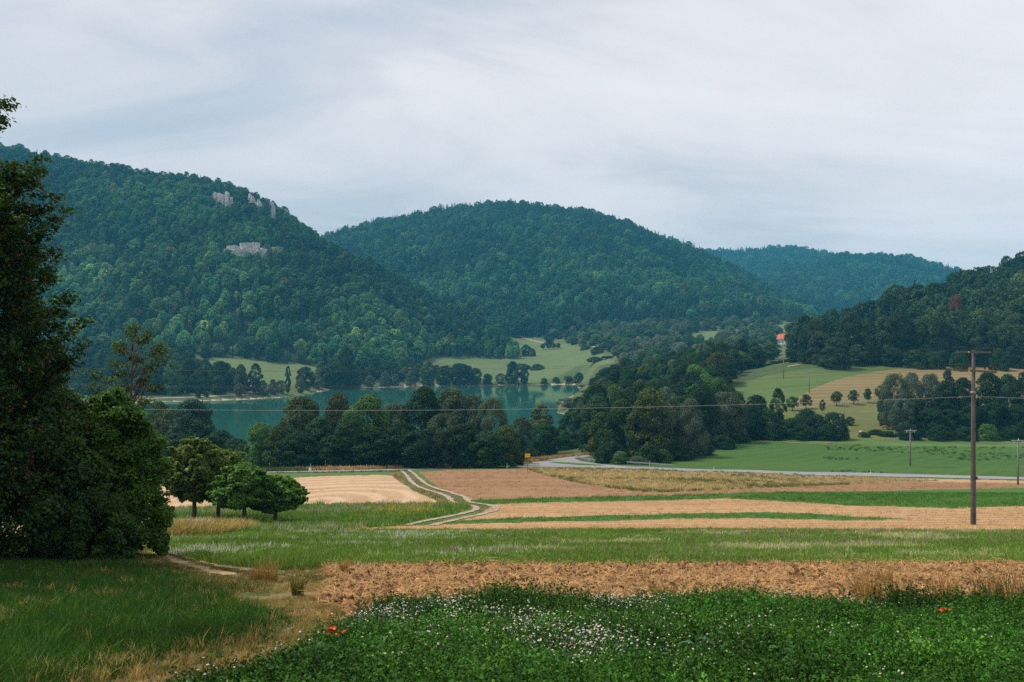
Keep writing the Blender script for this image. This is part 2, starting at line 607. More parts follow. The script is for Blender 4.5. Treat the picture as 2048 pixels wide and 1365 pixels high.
M_crop = ground_mat('young_green_crop', (0.050, 0.125, 0.024), (0.072, 0.150, 0.030), 0.08, (0.085, 0.14, 0.034), 1.4, 0.45, stretch=(0.5, 1.5), bump=0.8, bscale=2.0, bdist=0.2)
M_field = ground_mat('short_green_field', (0.030, 0.088, 0.015), (0.052, 0.112, 0.019), 0.02, (0.085, 0.128, 0.028), 0.5, 0.45, stretch=(0.4, 1.4), c4=(0.020, 0.070, 0.020), s4=0.16, t4=0.60, rows=(5.0, (0.062, 0.128, 0.030), 0.4, 6.0, 40))
M_dry = ground_mat('dry_grass_sward', (0.202, 0.155, 0.063), (0.277, 0.197, 0.092), 0.05, (0.118, 0.126, 0.042), 0.5, 0.55, stretch=(0.6, 1.6), c4=(0.336, 0.244, 0.160), s4=0.12, t4=0.57, bump=0.9, bscale=1.2, bdist=0.3)
M_verge = ground_mat('verge_grass', (0.084, 0.097, 0.029), (0.160, 0.130, 0.050), 0.12, (0.050, 0.071, 0.021), 0.8, 0.5, bump=0.9, bscale=1.2, bdist=0.3)
M_pasture = ground_mat('grazed_pasture', (0.113, 0.126, 0.038), (0.147, 0.147, 0.052), 0.03, (0.076, 0.097, 0.029), 0.35, 0.5, stretch=(0.5, 1.4))
M_hay = ground_mat('mown_hay_slope', (0.235, 0.160, 0.075), (0.165, 0.130, 0.055), 0.03, (0.14, 0.125, 0.045), 0.35, 0.6, rot=12, stretch=(0.15, 1.6), rows=(7.0, (0.31, 0.215, 0.11), 0.35, 7.0, 84))
M_slope = ground_mat('mown_green_slope', (0.060, 0.118, 0.028), (0.095, 0.142, 0.040), 0.03, (0.135, 0.14, 0.05), 0.3, 0.5, rot=10, stretch=(0.25, 1.6), c4=(0.040, 0.088, 0.022), s4=0.05, t4=0.6)
M_ffield = ground_mat('far_pale_field', (0.092, 0.139, 0.046), (0.126, 0.160, 0.060), 0.012, (0.071, 0.113, 0.040), 0.15, 0.5, rot=8, stretch=(0.3, 1.6), rows=(14.0, (0.151, 0.172, 0.076), 0.45, 3.0, 80))
M_scrub = ground_mat('valley_scrub', (0.063, 0.092, 0.035), (0.118, 0.139, 0.059), 0.02, (0.126, 0.126, 0.059), 0.2, 0.5, bump=0.9, bscale=0.3, bdist=1.5)
M_forestfloor = ground_mat('forest_floor', (0.017, 0.029, 0.013), (0.034, 0.046, 0.020), 0.03, None)
M_sand = ground_mat('pale_shore_gravel', (0.386, 0.302, 0.227), (0.487, 0.395, 0.311), 0.12, (0.185, 0.176, 0.092), 0.25, 0.5)
M_track = ground_mat('pale_track_gravel', (0.319, 0.244, 0.176), (0.420, 0.336, 0.252), 0.4, (0.319, 0.235, 0.160), 2.0, 0.5)
M_path = ground_mat('trodden_dry_grass', (0.30, 0.195, 0.092), (0.20, 0.155, 0.065), 0.35, (0.065, 0.105, 0.026), 0.9, 0.85, bump=0.9, bscale=6, bdist=0.06)
M_soil = ground_mat('clover_soil', (0.018, 0.034, 0.012), (0.029, 0.046, 0.017), 0.5, None)
M_asphalt = ground_mat('pale_asphalt', (0.23, 0.225, 0.23), (0.275, 0.265, 0.265), 0.1, (0.18, 0.175, 0.18), 2.0, 0.35, bump=0.1, rough=0.8)
M_cloddy = ground_mat('cloddy_straw_soil', (0.275, 0.148, 0.060), (0.365, 0.205, 0.088), 0.9, (0.12, 0.058, 0.026), 2.2, 0.85, bump=1.0, bscale=7, bdist=0.08)

# ------------------------------------------------------------------ fields, drawn as outlines on the near slope (photo points)
BIG = 9000
P_clover = [(150, 1700), (190, 1560), (440, 1420), (620, 1352), (705, 1298), (755, 1260), (820, 1243), (1000, 1238), (1150, 1246), (1250, 1238), (1500, 1240), (1800, 1246), (2100, 1252), (2700, 1256), (2700, 1700)]
P_cloddy = [(640, 1200), (665, 1165), (650, 1136), (800, 1131), (1000, 1133), (1400, 1131), (1700, 1129), (2700, 1128), (2700, 1252), (700, 1250), (690, 1215)]
P_flower = [(290, 1100), (300, 1085), (360, 1076), (480, 1069), (700, 1063), (1000, 1062), (1500, 1061), (1800, 1063), (2700, 1070), (2700, 1130), (650, 1137), (560, 1140), (470, 1135), (400, 1120), (340, 1108)]
P_tan1 = [(560, 1068), (640, 1062), (800, 1052), (1000, 1046), (1350, 1037), (1520, 1037), (1700, 1040), (1830, 1039), (2700, 1038), (2700, 1072), (1800, 1063), (1000, 1062)]
P_green1 = [(700, 1063), (780, 1053), (870, 1045), (1000, 1038), (1100, 1034), (1350, 1028), (1530, 1024), (1620, 1028), (1700, 1033), (1835, 1040), (1700, 1041), (1520, 1038), (1350, 1038), (1000, 1047), (800, 1053)]
P_tan2 = [(880, 1044), (930, 1036), (965, 1026), (990, 1008), (1100, 1005), (1300, 1002), (1460, 998), (1560, 1003), (1700, 1012), (1900, 1017), (2048, 1013), (2700, 1002), (2700, 1040), (1835, 1040), (1700, 1033), (1530, 1024), (1350, 1028), (1100, 1034), (1000, 1039)]
P_green2 = [(935, 1004), (960, 1000), (1100, 996), (1300, 992), (1500, 986), (1700, 983), (2048, 976), (2700, 968), (2700, 1003), (2048, 1013), (1900, 1017), (1700, 1012), (1560, 1003), (1460, 998), (1300, 1002), (1100, 1005), (985, 1010)]
P_plough = [(838, 944), (900, 941), (1000, 939), (1052, 939), (1090, 950), (1140, 963), (1200, 973), (1260, 981), (1310, 985), (1500, 977), (1700, 969), (1850, 964), (2048, 967), (2700, 967), (2700, 970), (2048, 977), (1700, 984), (1500, 987), (1300, 993), (1100, 997), (955, 1001), (915, 992), (885, 979), (862, 964)]
P_tanright = [(1640, 958), (1800, 957), (2048, 962), (2700, 968), (2700, 972), (2048, 977), (1700, 984), (1600, 985), (1650, 970), (1800, 966), (1760, 962)]
P_dry = [(1040, 936), (1180, 937), (1300, 940), (1500, 946), (1650, 951), (1760, 955), (1880, 962), (1700, 970), (1500, 978), (1310, 986), (1250, 981), (1180, 971), (1110, 957), (1060, 942)]
P_stubble = [(250, 975), (400, 966), (540, 960), (640, 953), (760, 950), (785, 952), (800, 965), (832, 985), (880, 1005), (880, 1010), (600, 1012), (340, 1020), (200, 1026)]
P_stubL = [(-900, 1055), (100, 1052), (260, 1058), (330, 1056), (330, 1066), (250, 1072), (-900, 1080)]
P_verge = [(780, 949), (830, 943), (850, 960), (880, 978), (915, 993), (950, 1003), (985, 1010), (960, 1026), (920, 1018), (885, 1012), (880, 1004), (835, 984), (802, 965)]
P_gfield = [(1290, 948), (1320, 925), (1420, 905), (1460, 888), (1500, 878), (1560, 880), (1650, 888), (1800, 893), (2048, 895), (2700, 900), (2700, 975), (2048, 962), (1650, 952)]
P_grasspath = [(268, 1090), (300, 1082), (318, 1094), (335, 1107), (400, 1125), (440, 1138), (520, 1150), (600, 1142), (660, 1140), (680, 1165), (700, 1205), (755, 1260), (705, 1298), (620, 1352), (440, 1420), (100, 1560), (-500, 1560), (0, 1440), (210, 1376), (410, 1326), (525, 1280), (585, 1236), (470, 1192), (560, 1190), (500, 1165), (400, 1148), (330, 1128), (290, 1112)]

NEAR = [  # name, polygon, material, (Dmin, Dmax)
    ('clover_field', P_clover, M_soil, (0, 40)),
    ('ploughed_strip', P_cloddy, M_cloddy, (0, 60)),
    ('trodden_path', P_grasspath, M_path, (0, 80)),
    ('flower_meadow', P_flower, M_flower, (20, 90)),
    ('crop_strip', P_green1, M_crop, (30, 130)),
    ('tilled_field', P_tan1, M_tilled, (30, 130)),
    ('tilled_field', P_tan2, M_tilled, (40, 150)),
    ('crop_strip', P_green2, M_crop, (50, 190)),
    ('field_verge', P_verge, M_verge, (60, 240)),
    ('dry_grassland', P_dry, M_dry, (90, 260)),
    ('ploughed_field', P_plough, M_plough, (60, 260)),
    ('tilled_field', P_tanright, M_tilled, (60, 260)),
    ('stubble_field', P_stubble, M_stubble, (60, 260)),
    ('stubble_field', P_stubL, M_stubble, (30, 90)),
    ('green_field', P_gfield, M_field, (200, 345)),
]
P_pasture = [(1480, 882), (1480, 838), (1560, 822), (1700, 806), (1760, 800), (1900, 790), (2700, 770), (2700, 910), (1500, 910)]
P_hay = [(1588, 803), (1620, 780), (1665, 762), (1720, 748), (1800, 738), (1900, 732), (2048, 735), (2700, 728), (2700, 800), (1900, 796), (1760, 801), (1700, 807), (1590, 818)]
P_slope = [(1430, 822), (1448, 790), (1480, 768), (1530, 752), (1580, 743), (1640, 735), (1720, 722), (1800, 718), (1800, 738), (1720, 748), (1665, 762), (1620, 780), (1588, 803), (1590, 818), (1480, 842)]
MID = [
    ('hay_slope', P_hay, M_hay, (335, 480)),
    ('green_slope', P_slope, M_slope, (335, 500)),
    ('pasture', P_pasture, M_pasture, (308, 420)),
]
FARP = [
    ('far_field', [(868, 722), (900, 711), (1000, 718), (1030, 706), (1038, 690), (1062, 676), (1135, 688), (1180, 700), (1215, 712), (1240, 735), (1225, 756), (1150, 768), (1080, 769), (1000, 769), (960, 758), (930, 738)], M_ffield, (790, 1240)),
    ('far_field', [(385, 724), (480, 713), (560, 727), (640, 729), (645, 745), (620, 790), (560, 792), (500, 775), (430, 745)], M_ffield, (640, 900)),
    ('far_field', [(320, 704), (360, 690), (450, 688), (470, 700), (400, 706)], M_ffield, (700, 930)),
    ('far_field', [(725, 724), (795, 720), (780, 737), (730, 738)], M_ffield, (700, 930)),
    ('far_field', [(1345, 684), (1370, 672), (1430, 662), (1520, 656), (1530, 664), (1450, 673), (1400, 684)], M_ffield, (900, 1330)),
    ('far_field', [(1540, 664), (1555, 648), (1620, 645), (1620, 660)], M_ffield, (900, 1400)),
]


def build_land():
    # near and middle slope
    vs_ = np.concatenate([np.arange(1460, 1100, -3.0), np.arange(1100, 962, -1.0), np.arange(962, 904, -0.5)])
    D = np.geomspace(2.5, 330, 6000)
    vg = CV - F * base_uD(np.full(D.shape, 1000.0), D) / D
    Dr = np.interp(-vs_, -vg, D)
    Dr = np.concatenate([[1.2, 2.0, 3.0], Dr[Dr > 3.5], np.arange(Dr[-1] + 1.2, 505, 1.2)])
    us = np.concatenate([np.arange(-1400, -200, 40.0), np.arange(-200, 2250, 3.0), np.arange(2250, 3400, 40.0)])
    grid_land(us, Dr, NEAR, 'near')
    Dr2 = np.concatenate([[Dr[-1]], np.arange(508, 1320, 4.0), np.geomspace(1325, 3900, 170)])
    us2 = np.concatenate([np.arange(-1400, -200, 60.0), np.arange(-200, 2250, 7.0), np.arange(2250, 3400, 60.0)])
    grid_land(us2, Dr2, None, 'far')
    # the slope behind and beside the viewer
    xs = np.linspace(-160, 160, 41)
    ys = np.linspace(-160, 1.2, 31)
    X, Y = np.meshgrid(xs, ys)
    Z = np.where(Y < 1.3, -1.72 - 0.16 * Y, 0) - 0.02
    V = np.stack([X, Y, Z], -1).reshape(-1, 3)
    i = np.arange((len(ys) - 1) * len(xs)).reshape(len(ys) - 1, len(xs))[:, :-1].ravel()
    Fc = np.stack([i, i + 1, i + len(xs) + 1, i + len(xs)], -1)
    tag(obj('hillside', mesh_np('hillside', V, Fc, mat=M_meadow)), kind='structure')


def grid_land(us, Dr, polys, zone):
    U, DD = np.meshgrid(us, Dr)
    X = (U - CU) / F * DD
    Z, idx = land(X, DD, True)
    if zone == 'near':
        # clods thrown up in the ploughed strip: real relief
        Vp = CV - F * Z / DD
        m = pip(U, Vp, P_cloddy) & (DD < 60)
        rel = 0.26 * np.maximum(fbm(X * 2.6, DD * 2.6, 3), -0.12) + 0.14 * np.maximum(fbm(X * 7, DD * 7 + 9, 2), 0)
        Z = Z + np.where(m, rel, 0)
    V = np.stack([X, DD, Z], -1).reshape(-1, 3)
    nu = len(us)
    i = np.arange((len(Dr) - 1) * nu).reshape(len(Dr) - 1, nu)[:, :-1].ravel()
    Q = np.stack([i, i + 1, i + nu + 1, i + nu], -1)
    c = V[Q].mean(1)
    fx, fy, fz = c[:, 0], c[:, 1], c[:, 2]
    fu = u_of(fx, fy)
    fv = CV - F * fz / fy
    cls = np.full(len(Q), -1)
    names = []
    if zone == 'near':
        jit = fbm(fx * 0.9, fy * 0.9, 3) * np.clip(300.0 / fy, 0.5, 9) + fbm(fx * 0.12, fy * 0.12, 2) * np.clip(160.0 / fy, 0.6, 3)
        jx = fbm(fx * 0.9 + 40, fy * 0.9, 3) * np.clip(500.0 / fy, 1, 18)
        for k, (nm, poly, mt, (d0, d1)) in enumerate(NEAR + MID):
            m = (cls < 0) & (fy > d0) & (fy < d1) & pip(fu + jx * (3.0 if nm == 'trodden_path' else 1), fv + jit * (2.2 if nm == 'trodden_path' else 1), poly)
            cls[m] = k
            names.append((nm, mt))
        rest = ('meadow', M_meadow)
        k = len(names)
        names.append(rest)
        names.append(('dark_meadow', M_lowmeadow))
        names.append(('shore', M_sand))
        cls[(cls < 0) & (fy < 45) & (fu < 900)] = k + 1
        cls[(cls < 0) & (fy > 232) & (fu < 1500)] = k + 1
        cls[(cls < 0) & (fy > 440)] = k + 1
        lk = (fy > 300) & (fu < 1200)
        sd = np.full(len(Q), 99.0)
        sd[lk] = lake_sd(fx[lk], fy[lk])
        cls[(sd < 3.2) & (fy > 480)] = k + 2
        cls[cls < 0] = k
    else:
        jit = fbm(fx * 0.03, fy * 0.03, 3) * 6
        for k, (nm, poly, mt, (d0, d1)) in enumerate(FARP):
            m = (cls < 0) & (fy > d0) & (fy < d1) & pip(fu + jit * 2, fv + jit, poly)
            cls[m] = k
            names.append((nm, mt))
        k = len(names)
        names += [('valley_floor', M_scrub), ('shore', M_sand)] + [('hill', M_forestfloor) for _ in HILLS]
        fi = idx.reshape(-1)[Q[:, 0]]
        for h in range(len(HILLS)):
            cls[(cls < 0) & (fi == h)] = k + 2 + h
        lk = (fy < 900) & (fu < 1260)
        sd = np.full(len(Q), 99.0)
        sd[lk] = lake_sd(fx[lk], fy[lk])
        wid = (2.5 + 12 * fbm(fx * 0.02, fy * 0.02, 2)) * np.where(fu > 1080, 0.5, 1)
        cls[(sd < wid)] = k + 1
        cls[cls < 0] = k
    for k, (nm, mt) in enumerate(names):
        sel = Q[cls == k]
        if not len(sel):
            continue
        used, inv = np.unique(sel, return_inverse=True)
        me = mesh_np(nm, V[used], inv.reshape(sel.shape), mat=mt, smooth=True)
        tag(obj(nm, me), kind='structure')


build_land()


# ------------------------------------------------------------------ lake
def water_mat():
    m, n, l, out = new_mat('lake_water')
    geo = N(n, 'ShaderNodeNewGeometry')
    mp = N(n, 'ShaderNodeMapping')
    mp.inputs['Scale'].default_value = (1.0, 0.45, 1)
    l.new(geo.outputs['Position'], mp.inputs[0])
    nz = N(n, 'ShaderNodeTexNoise', i_Scale=1.1, i_Detail=4.0)
    l.new(mp.outputs[0], nz.inputs['Vector'])
    bp = N(n, 'ShaderNodeBump', i_Strength=0.06, i_Distance=0.12)
    l.new(nz.outputs[0], bp.inputs['Height'])
    body = N(n, 'ShaderNodeBsdfDiffuse')
    body.inputs[0].default_value = (0.017, 0.090, 0.064, 1)
    gl = N(n, 'ShaderNodeBsdfGlossy', i_Roughness=0.05)
    gl.inputs[0].default_value = (0.92, 0.98, 0.96, 1)
    l.new(bp.outputs[0], gl.inputs['Normal'])
    fr = N(n, 'ShaderNodeFresnel', i_IOR=1.33)
    sc = N(n, 'ShaderNodeMath', operation='MULTIPLY', i_1=0.95)
    l.new(fr.outputs[0], sc.inputs[0])
    mx = N(n, 'ShaderNodeMixShader')
    l.new(sc.outputs[0], mx.inputs[0])
    l.new(body.outputs[0], mx.inputs[1])
    l.new(gl.outputs[0], mx.inputs[2])
    l.new(mx.outputs[0], out.inputs['Surface'])
    return m


def build_lake():
    c = LAKE.mean(0)
    pts = [(float(x), float(y), LAKE_Z) for x, y in (LAKE - c) * 1.03 + c]
    me = bpy.data.meshes.new('lake')
    me.from_pydata(pts, [], [tuple(range(len(pts)))])
    me.update()
    if me.polygons[0].normal.z < 0:
        me.flip_normals()
    me.materials.append(water_mat())
    tag(obj('lake', me), kind='structure')


build_lake()

# ================================================================== plants: prototypes
M_leaf = leaf_mat('tree_leaf')
M_needle = leaf_mat('conifer_needle', transl=0.05, rough=0.7)
M_bark = plain('bark', (0.085, 0.062, 0.045), 0.9, var=0.4, scale=3.0)
M_grass = leaf_mat('grass_blade', transl=0.25, lo=0.6, hi=1.4, rough=0.6)


def unit(a):
    return a / (np.linalg.norm(a, axis=-1, keepdims=True) + 1e-9)


def leaf_quads(c, nrm, size, rng, aspect=0.75):
    """one diamond leaf clump per centre"""
    n = len(c)
    nrm = unit(nrm)
    t = unit(np.cross(nrm, rng.normal(size=(n, 3))))
    b = np.cross(nrm, t)
    s = np.asarray(size).reshape(-1, 1) * 0.5
    bend = nrm * s * 0.25
    v = np.stack([c + t * s - bend, c + b * s * aspect + bend, c - t * s - bend, c - b * s * aspect + bend], 1).reshape(-1, 3)
    f = np.arange(n * 4).reshape(n, 4)
    return v, f


ENV = {
    'round': lambda t: np.sqrt(np.clip(1 - (2 * t - 0.92) ** 2 / 1.17, 0.02, 1)),
    'dome': lambda t: np.sqrt(np.clip(1 - (t * 1.0) ** 2.4, 0.02, 1)) * (0.80 + 0.2 * np.sin(np.clip(t * 3, 0, 1) * 1.57)),
    'oval': lambda t: np.sin(np.clip(t * 0.93 + 0.05, 0, 1) * math.pi) ** 0.6,
    'cone': lambda t: np.clip(1.02 - t, 0.04, 1) ** 0.8 * np.clip(0.55 + 2.5 * t, 0, 1),
    'flat': lambda t: np.sqrt(np.clip(1 - (2 * t - 0.75) ** 2 / 1.5, 0.02, 1)),
}


def crown_mesh(name, seed, H, Rd, z0, shape, lobes, leaves, leaf, lobe_r=(0.26, 0.42), mat=None, shag=0.0, squash=0.8, aspect=0.75, skew=0.0):
    rng = np.random.default_rng(seed)
    env = ENV[shape]
    t = (np.arange(lobes) + rng.random(lobes)) / lobes
    ang = np.arange(lobes) * 2.399 + rng.normal(0, 0.5, lobes)
    lr = rng.uniform(*lobe_r, lobes) * Rd * (0.75 + 0.25 * env(t))
    rr = np.clip(env(t) * Rd - lr * 0.75, 0.0, None) * rng.uniform(0.75, 1.12, lobes)
    inner = rng.random(lobes) < 0.18
    rr[inner] *= 0.4
    zt = z0 + t * (H - z0)
    zt = np.minimum(zt, H - lr * squash * 0.6)
    C = np.stack([np.cos(ang) * rr + skew * t * Rd, np.sin(ang) * rr, zt], 1)
    w = lr ** 2
    li = rng.choice(lobes, leaves, p=w / w.sum())
    d = unit(rng.normal(size=(leaves, 3)))
    out = unit(C[li] * np.array([1, 1, 0.0]) + np.array([0, 0, 0.35 * Rd]) + 1e-6)
    dot = (d * out).sum(1)
    d = np.where((dot < -0.25)[:, None], d - 2 * dot[:, None] * out, d)
    rad = rng.uniform(0.62, 1.10 + shag, leaves) ** 0.8
    P = C[li] + d * (lr[li] * rad)[:, None] * np.array([1, 1, squash])
    nr = d * 1.2 + rng.normal(0, 0.5, (leaves, 3)) + np.array([0, 0, 0.4])
    v, f = leaf_quads(P, nr, leaf * rng.uniform(0.7, 1.35, leaves), rng, aspect)
    lobe_tone = rng.random(lobes)
    lv = 0.45 * lobe_tone[li] + 0.55 * rng.random(leaves)
    return mesh_np(name, v, f, {'lv': lv}, mat or M_leaf)


def trunk_mesh(name, seed, H, r0, z0, Rd, limbs=5):
    rng = random.Random(seed)
    mb = MB()
    mb.tube([(0, 0, -0.4), (0.05 * Rd * rng.uniform(-1, 1), 0, z0 * 0.6), (0.06 * Rd * rng.uniform(-1, 1), 0.05 * Rd * rng.uniform(-1, 1), z0 + 0.3 * (H - z0)), (0, 0, H * 0.86)],
            [r0 * 1.25, r0, r0 * 0.6, r0 * 0.12], 8)
    for k in range(limbs):
        a = k * 2.4 + rng.random()
        z = z0 * rng.uniform(0.8, 1.0) + (H - z0) * 0.45 * k / max(1, limbs)
        L = Rd * rng.uniform(0.55, 0.8)
        p0 = Vector((0, 0, z))
        p1 = p0 + Vector((math.cos(a) * L * 0.5, math.sin(a) * L * 0.5, L * 0.35))
        p2 = p0 + Vector((math.cos(a + 0.2) * L, math.sin(a + 0.2) * L, L * rng.uniform(0.5, 0.85)))
        mb.tube([p0, p1, p2], [r0 * 0.45, r0 * 0.3, r0 * 0.1], 5)
    return mb.mesh(name, M_bark, True)


def spruce_mesh(name, seed, H, Rd, n, leaf):
    rng = np.random.default_rng(seed)
    t = rng.random(n) ** 0.8
    lay = np.floor(t * 16) / 16 + rng.normal(0, 0.012, n)
    t = np.clip(0.65 * lay + 0.35 * t, 0, 1)
    ang = rng.random(n) * 6.283
    br = 0.78 + 0.22 * np.sin(ang * 5 + np.floor(t * 16) * 2.1)
    rmax = Rd * (1.03 - t) * br
    rr = rmax * rng.random(n) ** 0.45
    z = H * (0.06 + 0.94 * t) - rr * 0.28
    P = np.stack([np.cos(ang) * rr, np.sin(ang) * rr, z], 1)
    nr = np.stack([np.cos(ang) * 0.5, np.sin(ang) * 0.5, np.full(n, 0.9)], 1) + rng.normal(0, 0.35, (n, 3))
    v, f = leaf_quads(P, nr, leaf * rng.uniform(0.7, 1.3, n) * (1.1 - 0.5 * t), rng, 0.5)
    return mesh_np(name, v, f, {'lv': rng.random(n)}, M_needle)


PROTO = {}     # kind -> list of (trunk mesh, crown mesh, height, radius)


def add_proto(kind, seed, H, Rd, z0, shape, lobes, leaves, leaf, r0, limbs=5, **kw):
    PROTO.setdefault(kind, []).append((trunk_mesh('trunk', seed, H, r0, z0, Rd, limbs),
                                       crown_mesh('crown', seed, H, Rd, z0, shape, lobes, leaves, leaf, **kw), H, Rd))


for s in range(4):
    add_proto('broad', 10 + s, 18, 6.2, 0.2 + 0.5 * (s % 2), ['round', 'dome', 'round', 'dome'][s], 64, 10500, 0.52, 0.32)
for s in range(2):
    add_proto('tall', 20 + s, 20, 4.0, 0.8, 'oval', 54, 7500, 0.48, 0.28)
for s in range(3):
    add_proto('willow', 30 + s, 16, 6.0, 0.8, ['dome', 'round', 'oval'][s], 48, 13000, 0.46, 0.35, lobe_r=(0.22, 0.38), shag=0.10, aspect=0.5, squash=1.0)
for s in range(2):
    add_proto('shrub', 40 + s, 6, 4.0, -0.3, 'dome', 34, 4200, 0.38, 0.12, lobe_r=(0.28, 0.45))
for s in range(3):
    add_proto('fruit', 50 + s, 6, 2.5, 1.5, ['round', 'flat', 'oval'][s], 26, 3000, 0.28, 0.13, lobe_r=(0.28, 0.45))
for s in range(2):
    H_ = 20
    tk = MB().tube([(0, 0, -0.4), (0, 0, 9), (0, 0, 19)], [0.3, 0.2, 0.03], 6).mesh('trunk', M_bark, True)
    PROTO.setdefault('spruce', []).append((tk, spruce_mesh('crown', 60 + s, H_, 3.4, 3200, 0.75), H_, 3.4))
# light versions for the hillside forests (crown and stem in one)
FPROTO = []
for s in range(6):
    FPROTO.append(crown_mesh('forest_crown', 70 + s, 17, 6.0, 2.0, ['round', 'dome', 'dome', 'oval', 'round', 'dome'][s], 38, 1900, 0.95, lobe_r=(0.18, 0.46), shag=0.15))
for s in range(2):
    FPROTO.append(spruce_mesh('forest_spruce', 80 + s, 20, 3.6, 700, 1.4))


def set_tint(o, c):
    o['tint'] = (float(c[0]), float(c[1]), float(c[2]), 1.0)


TREES = []


def tree(kind, x, y, height, width, tint, label, group=None, name=None, cat='tree', var=None, rz=None, trunk=True):
    rng = RNG
    pl = PROTO[kind]
    tm, cm, H, Rd = pl[int(rng.integers(len(pl))) if var is None else var % len(pl)]
    root = bpy.data.objects.new(name or {'shrub': 'shrub', 'spruce': 'spruce_tree', 'willow': 'willow_tree', 'fruit': 'fruit_tree'}.get(kind, 'broadleaf_tree'), None)
    COL.objects.link(root)
    root.location = (x, y, hz(x, y) - 0.05)
    root.rotation_euler = (0, 0, float(rng.random() * 6.283) if rz is None else rz)
    root.scale = (width / (2 * Rd), width / (2 * Rd), height / H)
    tag(root, label, cat, group)
    if trunk:
        obj('trunk', tm, root)
    c = obj('crown', cm, root)
    set_tint(c, tint)
    TREES.append((x, y, width))
    return root


def tree_px(kind, u, D, vtop, wpx, tint, label, group=None, **kw):
    x = (u - CU) / F * D
    zb = hz(x, D)
    top = (CV - vtop) / F * D
    return tree(kind, x, D, max(1.5, top - zb), wpx / F * D, tint, label, group, **kw)


# colours of foliage
DKG = (0.019, 0.052, 0.011)
MDG = (0.030, 0.076, 0.014)
LTG = (0.078, 0.160, 0.026)
OLV = (0.064, 0.098, 0.020)
BRN = (0.062, 0.078, 0.019)
SLV = (0.095, 0.130, 0.072)
BLG = (0.018, 0.050, 0.019)


def jitter(c, a=0.15):
    k = 1 + RNG.uniform(-a, a)
    return tuple(float(v * k * (1 + RNG.uniform(-a, a) * 0.5)) for v in c)


# ------------------------------------------------------------------ scattering by geometry nodes
def scatter(name, pts, rot, scl, idx, tint, meshes, label=None, kind='stuff', cat=None, parent=None):
    """one object that repeats a few prototype meshes on many points"""
    pc = bpy.data.collections.new(name + '_kinds')
    for k, me in enumerate(meshes):
        po = bpy.data.objects.new('%s_kind_%02d' % (name, k), me)
        pc.objects.link(po)
    n = len(pts)
    me = bpy.data.meshes.new(name)
    me.vertices.add(n)
    me.vertices.foreach_set('co', np.ascontiguousarray(pts, dtype=np.float32).ravel())
    for an, typ, arr, key in (('rot', 'FLOAT_VECTOR', rot, 'vector'), ('scl', 'FLOAT_VECTOR', scl, 'vector'), ('idx', 'INT', idx, 'value'), ('tint', 'FLOAT_COLOR', tint, 'color')):
        at = me.attributes.new(an, typ, 'POINT')
        a = np.ascontiguousarray(arr, dtype=np.int32 if typ == 'INT' else np.float32)
        if typ == 'FLOAT_COLOR' and a.shape[1] == 3:
            a = np.concatenate([a, np.ones((n, 1), np.float32)], 1)
        at.data.foreach_set(key, np.ascontiguousarray(a).ravel())
    o = obj(name, me, parent)
    g = bpy.data.node_groups.new(name + '_nodes', 'GeometryNodeTree')
    g.interface.new_socket('Geometry', in_out='INPUT', socket_type='NodeSocketGeometry')
    g.interface.new_socket('Geometry', in_out='OUTPUT', socket_type='NodeSocketGeometry')
    gi, go = g.nodes.new('NodeGroupInput'), g.nodes.new('NodeGroupOutput')
    ci = g.nodes.new('GeometryNodeCollectionInfo')
    ci.inputs['Collection'].default_value = pc
    ci.inputs['Separate Children'].default_value = True
    ci.inputs['Reset Children'].default_value = True
    ip = g.nodes.new('GeometryNodeInstanceOnPoints')
    ip.inputs['Pick Instance'].default_value = True

    def named(an, typ):
        nd = g.nodes.new('GeometryNodeInputNamedAttribute')
        nd.data_type = typ
        nd.inputs['Name'].default_value = an
        return nd
    a_rot, a_scl, a_idx = named('rot', 'FLOAT_VECTOR'), named('scl', 'FLOAT_VECTOR'), named('idx', 'INT')
    er = g.nodes.new('FunctionNodeEulerToRotation')
    L = g.links.new
    L(a_rot.outputs['Attribute'], er.inputs[0])
    L(gi.outputs[0], ip.inputs['Points'])
    L(ci.outputs[0], ip.inputs['Instance'])
    L(a_idx.outputs['Attribute'], ip.inputs['Instance Index'])
    L(er.outputs[0], ip.inputs['Rotation'])
    L(a_scl.outputs['Attribute'], ip.inputs['Scale'])
    L(ip.outputs[0], go.inputs[0])
    md = o.modifiers.new('scatter', 'NODES')
    md.node_group = g
    tag(o, label, cat, kind=kind)
    return o


def pick(rng, n, cols, w):
    w = np.array(w, float)
    i = rng.choice(len(cols), n, p=w / w.sum())
    c = np.array(cols)[i]
    return c * rng.uniform(0.68, 1.32, (n, 1)) * rng.uniform(0.92, 1.08, (n, 3))


# ------------------------------------------------------------------ limestone cliffs on the left hill
def hill_pt(u, v, lo=860, hi=1400):
    return hit(u, v, lo, hi, 2500)


ROCKS = [  # u0, u1, v_top, v_bottom, label
    (421, 443, 385, 402, 'pale grey limestone crag farthest left on the wooded hill', 'crag'),
    (443, 464, 387, 411, 'grey limestone crag beside the leftmost one on the wooded hill', 'crag'),
    (492, 508, 391, 416, 'tall rounded limestone pillar in the middle of the upper crags', 'crag'),
    (508, 526, 404, 427, 'slanting limestone crag just below the tall rock pillar', 'crag'),
    (533, 555, 409, 432, 'round limestone crag farthest right near the wooded skyline', 'crag'),
    (446, 486, 488, 506, 'low banded limestone cliff, left half of the lower rock band', 'ledge'),
    (486, 530, 485, 509, 'brighter banded limestone cliff, right half of the lower rock band', 'ledge'),
    (540, 562, 490, 503, 'small pale ledge right of the lower rock band', 'ledge'),
]
M_rock = ground_mat('limestone', (0.56, 0.53, 0.50), (0.72, 0.68, 0.64), 0.16, (0.26, 0.24, 0.22), 0.30, 0.7, stretch=(1.4, 1.4), bump=1.0, bscale=0.5, bdist=2.0)
CLEAR = []


